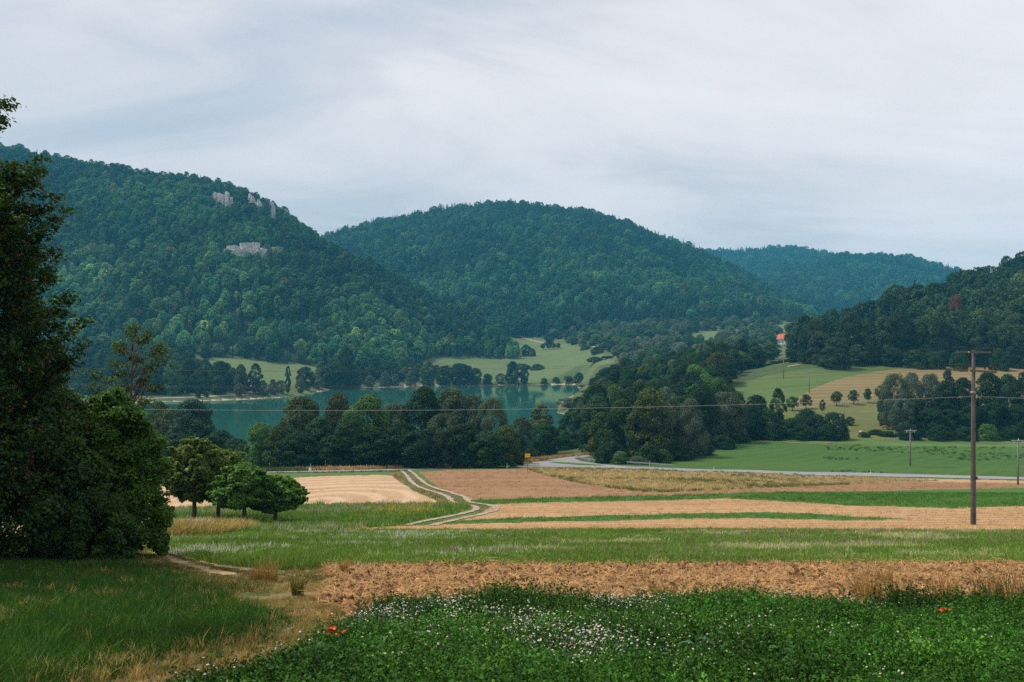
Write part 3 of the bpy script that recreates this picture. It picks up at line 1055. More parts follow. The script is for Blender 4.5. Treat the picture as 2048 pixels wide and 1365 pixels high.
def build_rocks():
    for k, (u0, u1, vt, vb, lab, typ) in enumerate(ROCKS):
        p = hill_pt((u0 + u1) / 2, vb + 2)
        D = p[1]
        W, Hh = (u1 - u0) / F * D * 1.05, (vb - vt) / F * D * 1.3
        rng = np.random.default_rng(300 + k)
        # a heap of split, leaning blocks that together make one crag
        mb = MB()
        nb = 9 if typ == 'crag' else 15
        for j in range(nb):
            fx = rng.uniform(-0.5, 0.5)
            if typ == 'crag':
                hh = Hh * (1 - 0.9 * abs(fx) ** 1.4) * rng.uniform(0.7, 1.0)
                bw, bd, z0 = W * rng.uniform(0.28, 0.48), W * rng.uniform(0.3, 0.6) + 3, -4.0
            else:
                lev = j % 3
                z0 = -3 + lev * Hh / 3 * 0.95
                hh = z0 + Hh / 3 * rng.uniform(0.9, 1.15) + (3 if lev == 0 else 0)
                bw, bd = W * rng.uniform(0.26, 0.44) * (1.15 - 0.12 * lev), 7 - 1.6 * lev + rng.uniform(0, 2.5)
            cx, cyy = fx * W * (0.85 if typ == 'crag' else 0.95), rng.uniform(-1.5, 2.5) + (0 if typ == 'crag' else lev * 1.5)
            na, nzz = 9, 7 if typ == 'crag' else 3
            b0 = len(mb.v)
            rz_ = rng.uniform(0, 6.28)
            ra = rng.uniform(0.75, 1.2, na)
            for q in range(nzz + 1):
                t = q / nzz
                tp = (1.05 - 0.45 * t ** 3) if typ == 'crag' else (1.0 - 0.08 * t)
                for i in range(na):
                    a = 2 * math.pi * i / na + rz_
                    rr = ra[i] * tp * rng.uniform(0.86, 1.12)
                    mb.v.append((cx + math.cos(a) * bw / 2 * rr + 0.08 * W * fx * t, cyy + math.sin(a) * bd / 2 * rr, z0 + (hh - z0) * t + rng.uniform(-0.25, 0.25)))
            for q in range(nzz):
                for i in range(na):
                    m0, m1 = b0 + q * na + i, b0 + q * na + (i + 1) % na
                    mb.f.append((m0, m1, m1 + na, m0 + na))
            mb.f.append(tuple(b0 + nzz * na + i for i in range(na)))
        o = obj('limestone_cliff', mb.mesh('limestone_cliff', M_rock), loc=tuple(float(c) for c in p))
        tag(o, lab, 'cliff', 'limestone cliffs on the wooded hill')
        # no tree stands on the rock or right in front of it
        CLEAR.append((u0 - 1, u1 + 1, p[1] - (30 if typ == 'crag' else 15), p[1] + W * 0.3 + 4))


build_rocks()


# ------------------------------------------------------------------ forests on the hills
def forest(hidx, name, label, spacing, seed, hgt, u0, u1, conif, ridge_conif, cols, w, dens_v=None, back=60, size=1.0, lowgain=0.9):
    h = HILLS[hidx]
    rng = np.random.default_rng(seed)
    pu = [p[0] for p in h[1]]
    Dmax = max(p[2] for p in h[1]) + back
    Dmin = min(p[3] for p in h[1]) - 10
    xa, xb = (u0 - CU) / F * Dmax, (u1 - CU) / F * Dmax
    xa, xb = min(xa, (u0 - CU) / F * Dmin), max(xb, (u1 - CU) / F * Dmin)
    gx, gy = np.meshgrid(np.arange(xa, xb, spacing), np.arange(Dmin, Dmax, spacing))
    x = (gx + rng.uniform(-0.48, 0.48, gx.shape) * spacing).ravel()
    y = (gy + rng.uniform(-0.48, 0.48, gy.shape) * spacing).ravel()
    u = u_of(x, y)
    m = (u > u0) & (u < u1)
    x, y, u = x[m], y[m], u[m]
    z, idx = land(x, y, True)
    Dr = np.interp(u, pu, [p[2] for p in h[1]])
    Df = np.interp(u, pu, [p[3] for p in h[1]])
    v = CV - F * z / y
    m = (idx == hidx) & (y < Dr + back) & (y > Df + 2 + 22 * fbm(x / 40, y / 40, 2))
    for (a, b, d0, d1) in CLEAR:
        m &= ~((u > a) & (u < b) & (y > d0) & (y < d1))
    if dens_v is not None:
        m &= dens_v(x, y, u, v, rng)
    x, y, z, u, v, Dr, Df = (q[m] for q in (x, y, z, u, v, Dr, Df))
    n = len(x)
    t = (y - Df) / (Dr - Df)
    tint = pick(rng, n, cols, w)
    lower = np.clip(0.95 - t * 1.2, 0, 1) * sstep(-0.2, 0.12, fbm(x / 110, y / 110, 3))     # paler, yellower tint low on the slope, in patches
    tint = tint * (1 + lowgain * lower[:, None] * np.array([1.7, 1.05, 0.8]))
    patch = fbm(x / 70 + 5, y / 70, 3)
    tint = tint * (1 + 1.6 * patch[:, None])
    pc = conif + ridge_conif * sstep(0.85, 1.0, t) + np.clip(fbm(x / 130 + 50, y / 130 + 9, 2) * 2.2, -0.2, 0.5) * (conif > 0)
    isc = rng.random(n) < pc
    ii = np.where(isc, 6 + rng.integers(0, 2, n), rng.integers(0, 6, n))
    tint[isc] = np.array([0.022, 0.050, 0.030]) * rng.uniform(0.8, 1.3, (isc.sum(), 1))
    big = rng.random(n) ** 1.5
    s = hgt / 17.0 * (0.60 + 0.56 * big)
    sw = hgt / 17.0 * (0.48 + 0.86 * big) * rng.uniform(0.85, 1.15, n) * size
    stand = 1 + 0.55 * fbm(x / 45 + 70, y / 45 + 20, 2)
    s, sw = s * stand, sw * stand * (1 + 0.3 * fbm(x / 25, y / 25, 2))
    sw = np.where(isc, sw * 0.8, sw)
    s = np.where(isc, s * 0.95, s)
    scl = np.stack([sw * rng.uniform(0.72, 1.3, n), sw * rng.uniform(0.72, 1.3, n), s], 1)
    rot = np.zeros((n, 3))
    rot[:, 2] = rng.random(n) * 6.283
    rot[:, 0] = rng.normal(0, 1, n) * np.where(isc, 0.03, 0.17)
    scatter(name, np.stack([x, y, z - 0.6], 1), rot, scl, ii, tint, FPROTO, label, cat='forest')
    return n


FC = [(0.024, 0.086, 0.040), (0.036, 0.112, 0.046), (0.056, 0.138, 0.052), (0.085, 0.165, 0.060), (0.085, 0.092, 0.042)]
forest(0, 'forest', 'dense broadleaf forest covering the left hill with the limestone crags', 6.9, 1, 15, -420, 1100, 0.05, 0.0, FC, [4, 4, 2.4, 0.8, 0.25], back=40, lowgain=1.15)
forest(1, 'forest', 'dense mixed forest covering the rounded middle hill', 8.4, 2, 18, 560, 1760, 0.28, 0.45, FC, [5, 4, 1.5, 0.5, 0.1], back=40)
forest(2, 'forest', 'blue distant forest on the farthest flat ridge', 14, 3, 17, 1340, 1800, 0.2, 0.3, FC, [4, 4, 2, 0.6, 0.1], back=60, size=1.25)
forest(3, 'forest', 'blue forest on the far hill beyond the red roofed house', 12, 4, 17, 1400, 2020, 0.15, 0.2, FC, [4, 4, 2, 0.6, 0.1], back=60, size=1.15)
forest(4, 'forest', 'dark broadleaf forest covering the hill on the right', 7.6, 5, 17, 1560, 2250, 0.04, 0.05, [(0.022, 0.052, 0.020), (0.034, 0.070, 0.024), (0.050, 0.088, 0.028), (0.07, 0.06, 0.026)], [5, 4, 1.3, 0.06], back=30)

# ================================================================== trees one can tell apart
def xD(u, D):
    return (u - CU) / F * D


# --- the belt between road and lake
BELT = [  # u, D, v_top, width px, kind, tint, look
    (522, 236, 848, 66, 'broad', LTG, 'light green round tree'), (557, 232, 852, 62, 'broad', OLV, 'olive tinged tree'),
    (600, 246, 799, 92, 'broad', BRN, 'brownish topped tall tree'), (596, 229, 866, 84, 'broad', DKG, 'low dark tree'),
    (640, 238, 838, 76, 'broad', MDG, 'mid green tree'), (677, 252, 789, 72, 'broad', BRN, 'tall russet topped tree'),
    (668, 230, 872, 80, 'broad', DKG, 'dark bushy tree'), (735, 247, 794, 98, 'broad', LTG, 'bright green domed tree'),
    (705, 233, 832, 84, 'broad', MDG, 'leafy green tree'), (752, 230, 856, 88, 'broad', DKG, 'dark spreading tree'),
    (786, 250, 812, 66, 'willow', SLV, 'grey green willow'), (800, 232, 846, 80, 'broad', DKG, 'dense dark tree'),
    (846, 246, 778, 80, 'broad', DKG, 'tallest dark tree'), (838, 229, 862, 84, 'broad', BLG, 'blackish green tree'),
    (905, 250, 783, 104, 'willow', (0.066, 0.10, 0.050), 'big grey green willow'), (884, 231, 832, 78, 'willow', (0.055, 0.085, 0.04), 'dull green willow'),
    (930, 230, 850, 84, 'broad', DKG, 'shadowy dark tree'), (945, 247, 796, 66, 'willow', (0.07, 0.105, 0.055), 'pale willow'),
    (983, 243, 801, 58, 'willow', SLV, 'silver willow with drooping side'), (975, 228, 864, 78, 'broad', MDG, 'low green tree'),
    (1012, 232, 852, 60, 'broad', OLV, 'olive green tree'), (1042, 272, 836, 50, 'broad', (0.07, 0.105, 0.05), 'slender greyish tree'),
    (1082, 305, 811, 52, 'tall', (0.115, 0.135, 0.05), 'tall slim yellowish green tree'), (1088, 298, 848, 66, 'broad', MDG, 'round green tree'),
    (1030, 243, 868, 46, 'broad', DKG, 'small dark tree'),
]
BELT.sort(key=lambda t: t[0])
for k, (u, D, vt, w, kd, tn, look) in enumerate(BELT):
    tree_px(kd, u, D - 5, vt, w * 1.08, jitter(tn, 0.06), '%s, %s from the left in the belt between road and lake' % (look, ordinal(k)), 'trees in the belt between road and lake')
LEFT = [
    (385, 262, 803, 106, 'broad', (0.032, 0.075, 0.038), 'large dark round tree in front of the left end of the lake'),
    (340, 285, 820, 84, 'broad', BRN, 'brownish tree at the left end of the lake, partly behind the big dark one'),
    (440, 255, 862, 74, 'broad', DKG, 'low dark tree right of the large round lakeside tree'),
    (468, 245, 878, 66, 'broad', MDG, 'small green tree below the gap where the open lake shows'),
    (405, 330, 797, 20, 'spruce', BLG, 'left one of two small pointed conifers above the round lakeside tree'),
    (420, 330, 801, 16, 'spruce', BLG, 'right one of two small pointed conifers above the round lakeside tree'),
    (425, 236, 872, 70, 'broad', DKG, 'dark tree behind the upright garden tree on the meadow'),
    (355, 232, 868, 80, 'broad', BLG, 'blackish tree behind the big leafy bush, near the lake'),
    (484, 232, 890, 46, 'shrub', MDG, 'rounded bush at the left start of the road'),
    (280, 240, 850, 90, 'broad', DKG, 'dark lakeside tree half hidden by the thin sparse tree'),
    (318, 300, 806, 66, 'broad', OLV, 'olive tree closing the gap between leafy bush and lake'),
]
for (u, D, vt, w, kd, tn, lab) in LEFT:
    tree_px(kd, u, D, vt, w, jitter(tn, 0.06), lab, 'trees at the left end of the lake')

# --- the wood between lake and green field
WOOD = [_ud(1135, 326), _ud(1186, 318), _ud(1200, 252), _ud(1300, 242), _ud(1345, 246), _ud(1400, 262), _ud(1450, 285), _ud(1492, 312), _ud(1470, 345), _ud(1440, 400), _ud(1445, 440), _ud(1490, 505),
        _ud(1540, 535), _ud(1530, 580), _ud(1400, 610), _ud(1250, 600), _ud(1190, 560), _ud(1190, 500), _ud(1170, 430), _ud(1150, 380), _ud(1130, 330)]


def wood_points(poly, spacing, seed):
    rng = np.random.default_rng(seed)
    p = np.array(poly)
    out = []
    lo, hi = p.min(0), p.max(0)
    gx, gy = np.meshgrid(np.arange(lo[0], hi[0], spacing), np.arange(lo[1], hi[1], spacing * 0.87))
    gx[1::2] += spacing / 2
    x = (gx + rng.uniform(-0.3, 0.3, gx.shape) * spacing).ravel()
    y = (gy + rng.uniform(-0.3, 0.3, gy.shape) * spacing).ravel()
    m = pip(x, y, p)
    return x[m], y[m]


WKINDS = [('broad', DKG, 'dark green'), ('broad', MDG, 'mid green'), ('broad', OLV, 'olive'), ('broad', BRN, 'brownish green'), ('broad', LTG, 'fresh green'),
          ('tall', MDG, 'slim green'), ('willow', SLV, 'silvery'), ('broad', BLG, 'bluish dark')]
wx, wy = wood_points(WOOD, 10.2, 21)
_k = ~((u_of(wx, wy) > 1525) & (wy > 480))
wx, wy = wx[_k], wy[_k]
wsd = poly_dist(wx, wy, WOOD)
order = np.argsort(wy)
rest = []
nw = 0
for i in order:
    x, y = float(wx[i]), float(wy[i])
    hgt = RNG.uniform(12.5, 18.5) * (0.8 if wsd[i] < 6 else 1.0) * (0.85 if y > 450 else 1.0)
    kd, tn, look = WKINDS[int(RNG.choice(len(WKINDS), p=[.26, .22, .15, .08, .06, .07, .06, .10]))]
    edge = wsd[i] < 9 and y < 420
    if (edge or RNG.random() < 0.62) and nw < 120:
        nw += 1
        where = ('roadside edge of the wood' if y < 262 else 'field side of the wood') if edge else 'wood right of the lake'
        tree(kd, x, y, hgt, RNG.uniform(9, 13), jitter(tn, 0.18), '%s tree at the %s' % (look, where) if edge else '%s tree in the %s' % (look, where),
             '%s trees, %s' % (look, where))
    else:
        rest.append((x, y, hgt))
# undergrowth that closes the edge of the wood
for k, (u, D, vt, w, tn, lab) in enumerate([
        (1212, 246, 892, 50, DKG, 'dark bush where the side road meets the wood'), (1226, 243, 885, 60, BLG, 'blackish bush at the road corner of the wood'),
        (1240, 240, 904, 40, LTG, 'bright green bush at the front of the wood beside the guardrail'), (1275, 239, 914, 52, SLV, 'low greyish willow bush behind the guardrail'),
        (1325, 243, 900, 44, OLV, 'pointed olive bush at the front corner of the wood'), (1300, 242, 893, 60, DKG, 'dark bush behind the greyish willow bush'),
        (1362, 250, 893, 56, DKG, 'dark bush at the field side of the wood, near the road'), (1404, 264, 884, 56, BLG, 'dark bush at the field side of the wood, halfway'),
        (1444, 282, 872, 56, DKG, 'dark bush at the field side of the wood, far half'), (1476, 303, 862, 50, MDG, 'green bush at the far tip of the wood beside the hedge'),
        (1150, 318, 880, 60, DKG, 'dark bush left of the side road mouth'), (1120, 315, 870, 60, MDG, 'green bush right of the slim lakeside tree'), (1178, 318, 876, 54, BLG, 'blackish bush where the side road leaves the picture')]):
    tree_px('shrub', u, D, vt, w, jitter(tn, 0.08), lab, 'bushes along the edge of the wood', cat='bush')
# silvery willows by the small beach
for u, D, vt, w, lab in [(1136, 542, 797, 48, 'grey willow hanging over the small gravel beach'), (1178, 560, 784, 50, 'broad pale willow above the small gravel beach'),
                         (1192, 505, 805, 60, 'yellowish pale willow right of the small gravel beach'), (1165, 640, 772, 44, 'dull willow at the right tip of the lake'),
                         (1152, 505, 818, 26, 'small willow bush touching the gravel beach')]:
    tree_px('willow', u, D, vt, w, jitter((0.10, 0.125, 0.07), 0.1), lab, 'willows by the small beach')


def stuff_trees(name, label, pts, cols, w, seed, kinds=('broad', 'broad', 'willow', 'tall'), wid=(9, 12)):
    rng = np.random.default_rng(seed)
    pts = np.array(pts)
    n = len(pts)
    protos = []
    for kd in kinds:
        for p in PROTO[kd]:
            if p not in protos:
                protos.append(p)
    ii = rng.integers(0, len(protos), n)
    Hs = np.array([p[2] for p in protos])[ii]
    Rs = np.array([p[3] for p in protos])[ii]
    ww = rng.uniform(*wid, n) / (2 * Rs)
    scl = np.stack([ww, ww, pts[:, 2] / Hs], 1)
    rot = np.zeros((n, 3))
    rot[:, 2] = rng.random(n) * 6.283
    z = land(pts[:, 0], pts[:, 1])
    scatter(name, np.stack([pts[:, 0], pts[:, 1], z - 0.1], 1), rot, scl, ii, pick(rng, n, cols, w), [p[1] for p in protos], label, cat='wood')


stuff_trees('wood', 'mass of crowns deep inside the wood right of the lake', rest, [DKG, MDG, OLV, BRN, LTG, BLG], [4, 4, 2, 1, 1, 2], 5)

# --- hedge and bushes at the foot of the pasture
HEDGE = [
    (1512, 318, 792, 56, 'broad', DKG, 'dark tall tree at the left end of the pasture hedge'), (1556, 322, 778, 34, 'tall', (0.045, 0.075, 0.03), 'slim sparse tree standing above the pasture hedge'),
    (1500, 312, 812, 52, 'broad', BLG, 'blackish tree joining the wood and the pasture hedge'), (1535, 314, 822, 54, 'broad', MDG, 'green tree in the left part of the pasture hedge'),
    (1568, 314, 842, 52, 'shrub', DKG, 'dark bush under the slim hedge tree'), (1612, 318, 822, 62, 'shrub', BLG, 'bluish rounded bush in the middle of the pasture hedge'),
    (1585, 312, 838, 50, 'shrub', MDG, 'green bush in the middle of the pasture hedge'), (1632, 312, 832, 62, 'shrub', DKG, 'big dark bush right of the middle of the hedge'),
    (1668, 310, 828, 62, 'shrub', (0.028, 0.062, 0.034), 'largest dark bush, right end of the pasture hedge'), (1608, 309, 852, 60, 'shrub', DKG, 'low dark bush at the front of the hedge'),
    (1655, 308, 850, 58, 'shrub', BLG, 'low bush in front of the largest hedge bush'), (1545, 310, 848, 54, 'shrub', DKG, 'low bush at the front left of the hedge'),
    (1700, 338, 834, 20, 'tall', DKG, 'small upright tree alone beside the white cow'),
    (1752, 320, 862, 34, 'shrub', DKG, 'round low bush in front of the cows'), (1775, 316, 868, 40, 'shrub', BLG, 'low bush at the left foot of the big poplars'), (1728, 314, 878, 26, 'shrub', DKG, 'tiny bush at the edge of the green field below the white cow'),
]
for (u, D, vt, w, kd, tn, lab) in HEDGE:
    tree_px(kd, u, D, vt, w, jitter(tn, 0.05), lab, 'hedge at the foot of the pasture', cat='bush' if kd == 'shrub' else 'tree')

# --- wood on the right, behind the green field
RW = [(1790, 330, 752, 58, 'willow', SLV, 'big silver poplar, left one at the pasture corner'), (1822, 334, 750, 52, 'willow', (0.105, 0.14, 0.09), 'big silver poplar, second from the pasture corner'),
      (1862, 336, 752, 58, 'willow', (0.095, 0.13, 0.085), 'grey green poplar, third from the pasture corner'), (1772, 336, 772, 34, 'broad', MDG, 'round green tree behind the left silver poplar'),
      (1805, 318, 800, 56, 'willow', (0.08, 0.115, 0.07), 'lower hanging boughs of a poplar at the pasture corner'), (1840, 320, 800, 50, 'broad', DKG, 'dark tree under the silver poplars'),
      (1896, 345, 742, 34, 'tall', (0.04, 0.065, 0.035), 'pointed tree rising behind the poplars'), (1890, 330, 768, 60, 'broad', DKG, 'dark tree right of the poplars'),
      (1925, 330, 758, 62, 'broad', BLG, 'dark tree just left of the tall power pole'), (1975, 334, 748, 62, 'broad', DKG, 'dark tree just right of the tall power pole'),
      (2015, 332, 752, 62, 'broad', (0.036, 0.075, 0.034), 'dark green tree farther right of the tall power pole'), (2055, 330, 744, 64, 'broad', DKG, 'dark tree at the right edge of the picture'),
      (1862, 314, 818, 60, 'broad', DKG, 'dark low tree behind the small pole in the green field'), (1900, 316, 820, 60, 'broad', BLG, 'shadowy low tree left of the tall pole'),
      (1945, 316, 812, 62, 'broad', DKG, 'dark low tree behind the tall pole'), (1990, 316, 806, 62, 'broad', BLG, 'shadowy low tree right of the tall pole'),
      (2035, 314, 810, 60, 'broad', DKG, 'dark low tree behind the rightmost pole'), (2080, 316, 800, 70, 'broad', DKG, 'dark low tree beyond the right edge'),
      (1820, 308, 850, 46, 'shrub', BLG, 'dark bush at the edge of the green field under the poplars'), (1880, 307, 852, 52, 'shrub', DKG, 'dark bush behind the small field pole'),
      (1975, 307, 850, 46, 'shrub', LTG, 'brighter green bush at the field edge right of the tall pole'), (1930, 307, 855, 50, 'shrub', BLG, 'blackish bush at the field edge left of the tall pole'),
      (2025, 307, 853, 54, 'shrub', DKG, 'dark bush at the field edge near the right border')]
for (u, D, vt, w, kd, tn, lab) in RW:
    tree_px(kd, u, D, vt, w, jitter(tn, 0.05), lab, 'wood behind the green field', cat='bush' if kd == 'shrub' else 'tree')

# --- the row of young fruit trees across the hay slope
ORCH = [(1585, 794, 26), (1612, 790, 26), (1645, 800, 13), (1673, 784, 27), (1707, 781, 25), (1736, 778, 19), (1762, 772, 26)]
for k, (u, vt, w) in enumerate(ORCH):
    p = hit(u, vt + 28, 330, 460)
    tree_px('fruit', u, float(p[1]), vt, w, jitter((0.045, 0.085, 0.03), 0.1), '%s small fruit tree from the left in the row across the pasture slope' % ordinal(k), 'fruit trees in a row on the slope', var=k)
tree_px('broad', 1672, 468, 676, 66, (0.040, 0.075, 0.034), 'big round tree standing out from the forest edge on the green slope', None, var=1)
# --- forest edge of the right hill
EDGE = [(1614, 492, 650, 44), (1630, 488, 640, 48), (1640, 482, 664, 46), (1700, 486, 628, 58), (1735, 484, 640, 54), (1768, 482, 634, 56), (1800, 484, 622, 58), (1838, 482, 640, 56), (1872, 480, 632, 58),
        (1905, 480, 652, 52), (1612, 500, 690, 36), (1715, 478, 690, 50), (1785, 476, 696, 46), (1850, 478, 690, 44), (2010, 478, 650, 60), (2040, 470, 672, 54), (1960, 480, 640, 60)]
for k, (u, D, vt, w) in enumerate(EDGE):
    tree_px('broad', u, D, vt, w, jitter([(0.03, 0.06, 0.026), (0.04, 0.075, 0.03), (0.055, 0.09, 0.034)][k % 3], 0.12), 'dark tree at the forest edge on the right hill', 'forest edge on the right hill')
tree_px('broad', 1912, 520, 592, 28, (0.16, 0.075, 0.04), 'rust brown dying tree in the dark forest on the right hill')
for u, D, vt, w, lab in [(1830, 470, 702, 56, 'wide bush below the forest at the top of the hay slope'), (1868, 468, 706, 46, 'rounded bush right of the wide one at the top of the hay slope'),
                         (1918, 462, 704, 40, 'bush behind the crossarms of the tall pole'), (1998, 462, 700, 40, 'orchard bush right of the tall pole on the slope'), (1650, 474, 722, 30, 'small bush left of the big round slope tree')]:
    tree_px('shrub', u, D, vt, w, jitter(MDG, 0.1), lab, 'bushes along the top of the hay slope', cat='bush')
# --- hedge along the crest left of the green slope
for k, (u, D, vt, w) in enumerate([(1480, 500, 742, 40), (1505, 505, 720, 46), (1530, 512, 728, 40), (1552, 515, 735, 36), (1572, 515, 730, 34), (1590, 505, 700, 40), (1460, 490, 758, 36)]):
    tree_px('broad', u, D, vt, w, jitter(DKG if k % 2 else (0.045, 0.08, 0.036), 0.12), 'dark round tree in the crest hedge', 'crest hedge left of the slope')

# --- far shore of the lake
FS = [(345, 722, 792, 40, 'broad', LTG, 'pale green round tree on the far left shore'), (315, 728, 790, 46, 'broad', MDG, 'green tree behind the thin sparse tree, far left shore'),
      (378, 718, 782, 38, 'broad', DKG, 'dark round tree behind the pale one on the far left shore'), (400, 738, 788, 36, 'broad', MDG, 'green shore tree right of the pale round one'),
      (441, 724, 785, 40, 'broad', DKG, 'dark tree at the lower left of the far pale field'), (437, 752, 791, 32, 'broad', MDG, 'low green tree by the far shore track'),
      (482, 730, 788, 30, 'broad', (0.08, 0.12, 0.06), 'airy grey green tree in front of the far pale field'), (511, 728, 791, 28, 'tall', MDG, 'tall ragged tree in front of the far pale field'),
      (478, 768, 796, 20, 'willow', SLV, 'small silver willow on the far grassy bank'), (576, 733, 790, 13, 'tall', DKG, 'narrow upright poplar in front of the far pale field'),
      (526, 762, 793, 26, 'willow', (0.07, 0.11, 0.07), 'first grey willow in the far bank thicket'), (546, 760, 791, 24, 'willow', (0.075, 0.115, 0.075), 'second grey willow in the far bank thicket'),
      (562, 762, 789, 22, 'willow', (0.07, 0.11, 0.07), 'third grey willow in the far bank thicket'), (601, 759, 788, 22, 'willow', SLV, 'egg shaped silver willow standing alone on the far bank'),
      (611, 735, 780, 38, 'broad', DKG, 'dark round tree behind the egg shaped willow'), (650, 694, 775, 40, 'spruce', DKG, 'tall dark conifer at the right end of the far pale field'),
      (692, 696, 776, 42, 'broad', DKG, 'tall dark tree right of the shore conifer'), (668, 726, 784, 56, 'broad', MDG, 'broad green tree leaning to the lake below the conifer'),
      (700, 732, 780, 36, 'broad', MDG, 'green tree right of the broad lakeside one'), (716, 747, 778, 18, 'willow', SLV, 'small silver willow on the far shore bend'),
      (740, 752, 777, 22, 'willow', SLV, 'second small silver willow past the shore bend'), (770, 745, 775, 24, 'willow', SLV, 'third silver willow past the shore bend'),
      (792, 750, 774, 18, 'willow', (0.085, 0.12, 0.075), 'fourth silver willow past the shore bend'), (822, 744, 774, 26, 'willow', SLV, 'round silver willow below the dark far trees'),
      (856, 742, 774, 28, 'broad', MDG, 'green shore tree right of the round silver willow'), (920, 728, 772, 46, 'broad', DKG, 'large dark tree on the middle of the far shore'),
      (888, 738, 773, 34, 'broad', DKG, 'dark tree left of the large far shore one'), (950, 737, 771, 28, 'broad', MDG, 'green tree right of the large far shore one'),
      (975, 748, 771, 22, 'broad', DKG, 'small dark tree at the foot of the far fields'), (1002, 748, 770, 22, 'willow', (0.075, 0.115, 0.07), 'grey bush left of the tall pair on the far shore'),
      (1025, 724, 770, 30, 'broad', DKG, 'taller of the dark pair standing on the far shore'), (1048, 737, 770, 20, 'broad', DKG, 'smaller of the dark pair standing on the far shore'),
      (1088, 757, 770, 16, 'shrub', MDG, 'bush right of the dark pair on the far shore'), (1112, 755, 769, 16, 'shrub', MDG, 'second bush right of the dark pair on the far shore'),
      (1136, 752, 769, 20, 'willow', (0.08, 0.115, 0.07), 'pale bush at the right end of the far shore'), (1158, 746, 769, 24, 'broad', MDG, 'green tree at the right end of the lake'),
      (396, 784, 798, 12, 'shrub', DKG, 'left one of two small bushes on the far grassy bank'), (412, 784, 797, 11, 'shrub', DKG, 'right one of two small bushes on the far grassy bank')]
for (u, vt, vb, w, kd, tn, lab) in FS:
    p = hit(u, vb - 0.5, 560, 900)
    D = float(p[1]) + 3
    while lake_sd(np.array([xD(u, D)]), np.array([D]))[0] < 2.5 and D < 900:
        D += 3
    tree_px(kd, u, D, vt, w, jitter(tn, 0.05), lab, 'trees along the far shore', cat='bush' if kd == 'shrub' else 'tree')


def not_field(x, y, grow=0):
    u = u_of(x, y)
    v = CV - F * land(x, y) / y
    m = np.ones(x.shape, bool)
    for nm, poly, mt, (d0, d1) in FARP:
        m &= ~pip(u, v, poly)
    return m


def scatter_trees(poly, spacing, seed, hrange, keep=1.0):
    x, y = wood_points(poly, spacing, seed)
    rng = np.random.default_rng(seed + 1)
    m = not_field(x, y) & (rng.random(len(x)) < keep)
    lk = (y < 900)
    sd = np.full(len(x), 99.0)
    sd[lk] = lake_sd(x[lk], y[lk])
    m &= sd > 7
    _, idx = land(x, y, True)
    m &= idx < 0
    x, y = x[m], y[m]
    return [(float(a), float(b), float(h)) for a, b, h in zip(x, y, rng.uniform(*hrange, len(x)))]


# the foot of the left hill between fields and shore
p = scatter_trees([_ud(-300, 640), _ud(280, 640), _ud(460, 668), _ud(640, 735), _ud(700, 800), _ud(900, 868), _ud(1000, 872), _ud(1010, 890), _ud(900, 900), _ud(-300, 905)], 13.0, 31, (6, 12.5))
RNG2 = np.random.default_rng(4)
sel = [q for q in p if 300 < u_of(q[0], q[1]) < 1010]
ids = set(RNG2.choice(len(sel), min(34, len(sel)), replace=False).tolist())
indiv = [q for k, q in enumerate(sel) if k in ids]
for (x, y, h) in indiv:
    kd, tn, look = WKINDS[int(RNG2.integers(len(WKINDS)))]
    tree(kd, x, y, h, RNG2.uniform(8, 13), jitter(tn, 0.15), '%s tree at the foot of the left hill' % look, '%s trees at the foot of the left hill' % look)
stuff_trees('grove', 'groves at the foot of the left hill around the pale fields', [q for q in p if q not in indiv], [DKG, MDG, OLV, LTG, BLG], [3, 4, 1, 2, 2], 8)
# the valley floor towards the house
VAL = [_ud(1040, 1160), _ud(1060, 1240), _ud(1200, 1275), _ud(1640, 1300), _ud(1640, 760), _ud(1580, 640), _ud(1260, 680), _ud(1225, 880), _ud(1200, 1000), _ud(1130, 1100)]
p = scatter_trees(VAL, 15.5, 41, (4.5, 11), 0.85)
p = [q for q in p if not (1553 < u_of(q[0], q[1]) < 1594 and q[1] < 1060)]
ids = set(RNG2.choice(len(p), 60, replace=False).tolist())
for k, (x, y, h) in enumerate(p):
    if k in ids:
        kd, tn, look = WKINDS[int(RNG2.integers(len(WKINDS)))]
        tree(kd, x, y, h, RNG2.uniform(8, 13), jitter([c * 1.4 for c in tn], 0.15), '%s tree on the valley floor below the house' % look, '%s trees on the valley floor' % look)
stuff_trees('valley_thicket', 'thickets and hedges spread over the far valley floor', [q for k, q in enumerate(p) if k not in ids], [(0.05, 0.105, 0.03), (0.075, 0.14, 0.04), (0.11, 0.14, 0.05), (0.115, 0.185, 0.06), (0.15, 0.185, 0.12), (0.04, 0.09, 0.05)], [3, 4, 1.5, 3, 3, 2], 9)
for k, (u, vb) in enumerate([(1086, 700), (1098, 700), (1107, 699), (1117, 699)]):
    q = hit(u, vb, 850, 1240)
    tree_px('fruit', u, float(q[1]), vb - 12, 12, jitter(DKG, 0.1), '%s from the left of four small round trees on the far pale field' % ordinal(k), 'four small trees on the far field')
for u, vt, vb, w, lab in [(1098, 668, 690, 24, 'round tree above the four small trees on the far field'), (1052, 690, 712, 22, 'dark tree at the tip of the left hill'), (1065, 698, 713, 14, 'small tree beside the dark one at the tip of the left hill'),
                          (1042, 728, 738, 40, 'low bush strip inside the far pale field'), (1075, 729, 740, 30, 'second low bush strip inside the far pale field'),
                          (1190, 714, 730, 34, 'bush at the right side of the far pale field'), (1215, 712, 728, 30, 'second bush at the right side of the far pale field'), (1195, 694, 708, 30, 'hedge bush below the sandy farm track'),
                          (1170, 690, 700, 24, 'small hedge tree below the sandy farm track')]:
    q = hit(u, vb, 850, 1240)
    tree_px('broad' if vb - vt > 15 else 'shrub', u, float(q[1]), vt, w, jitter(MDG, 0.12), lab, 'trees around the far pale field')


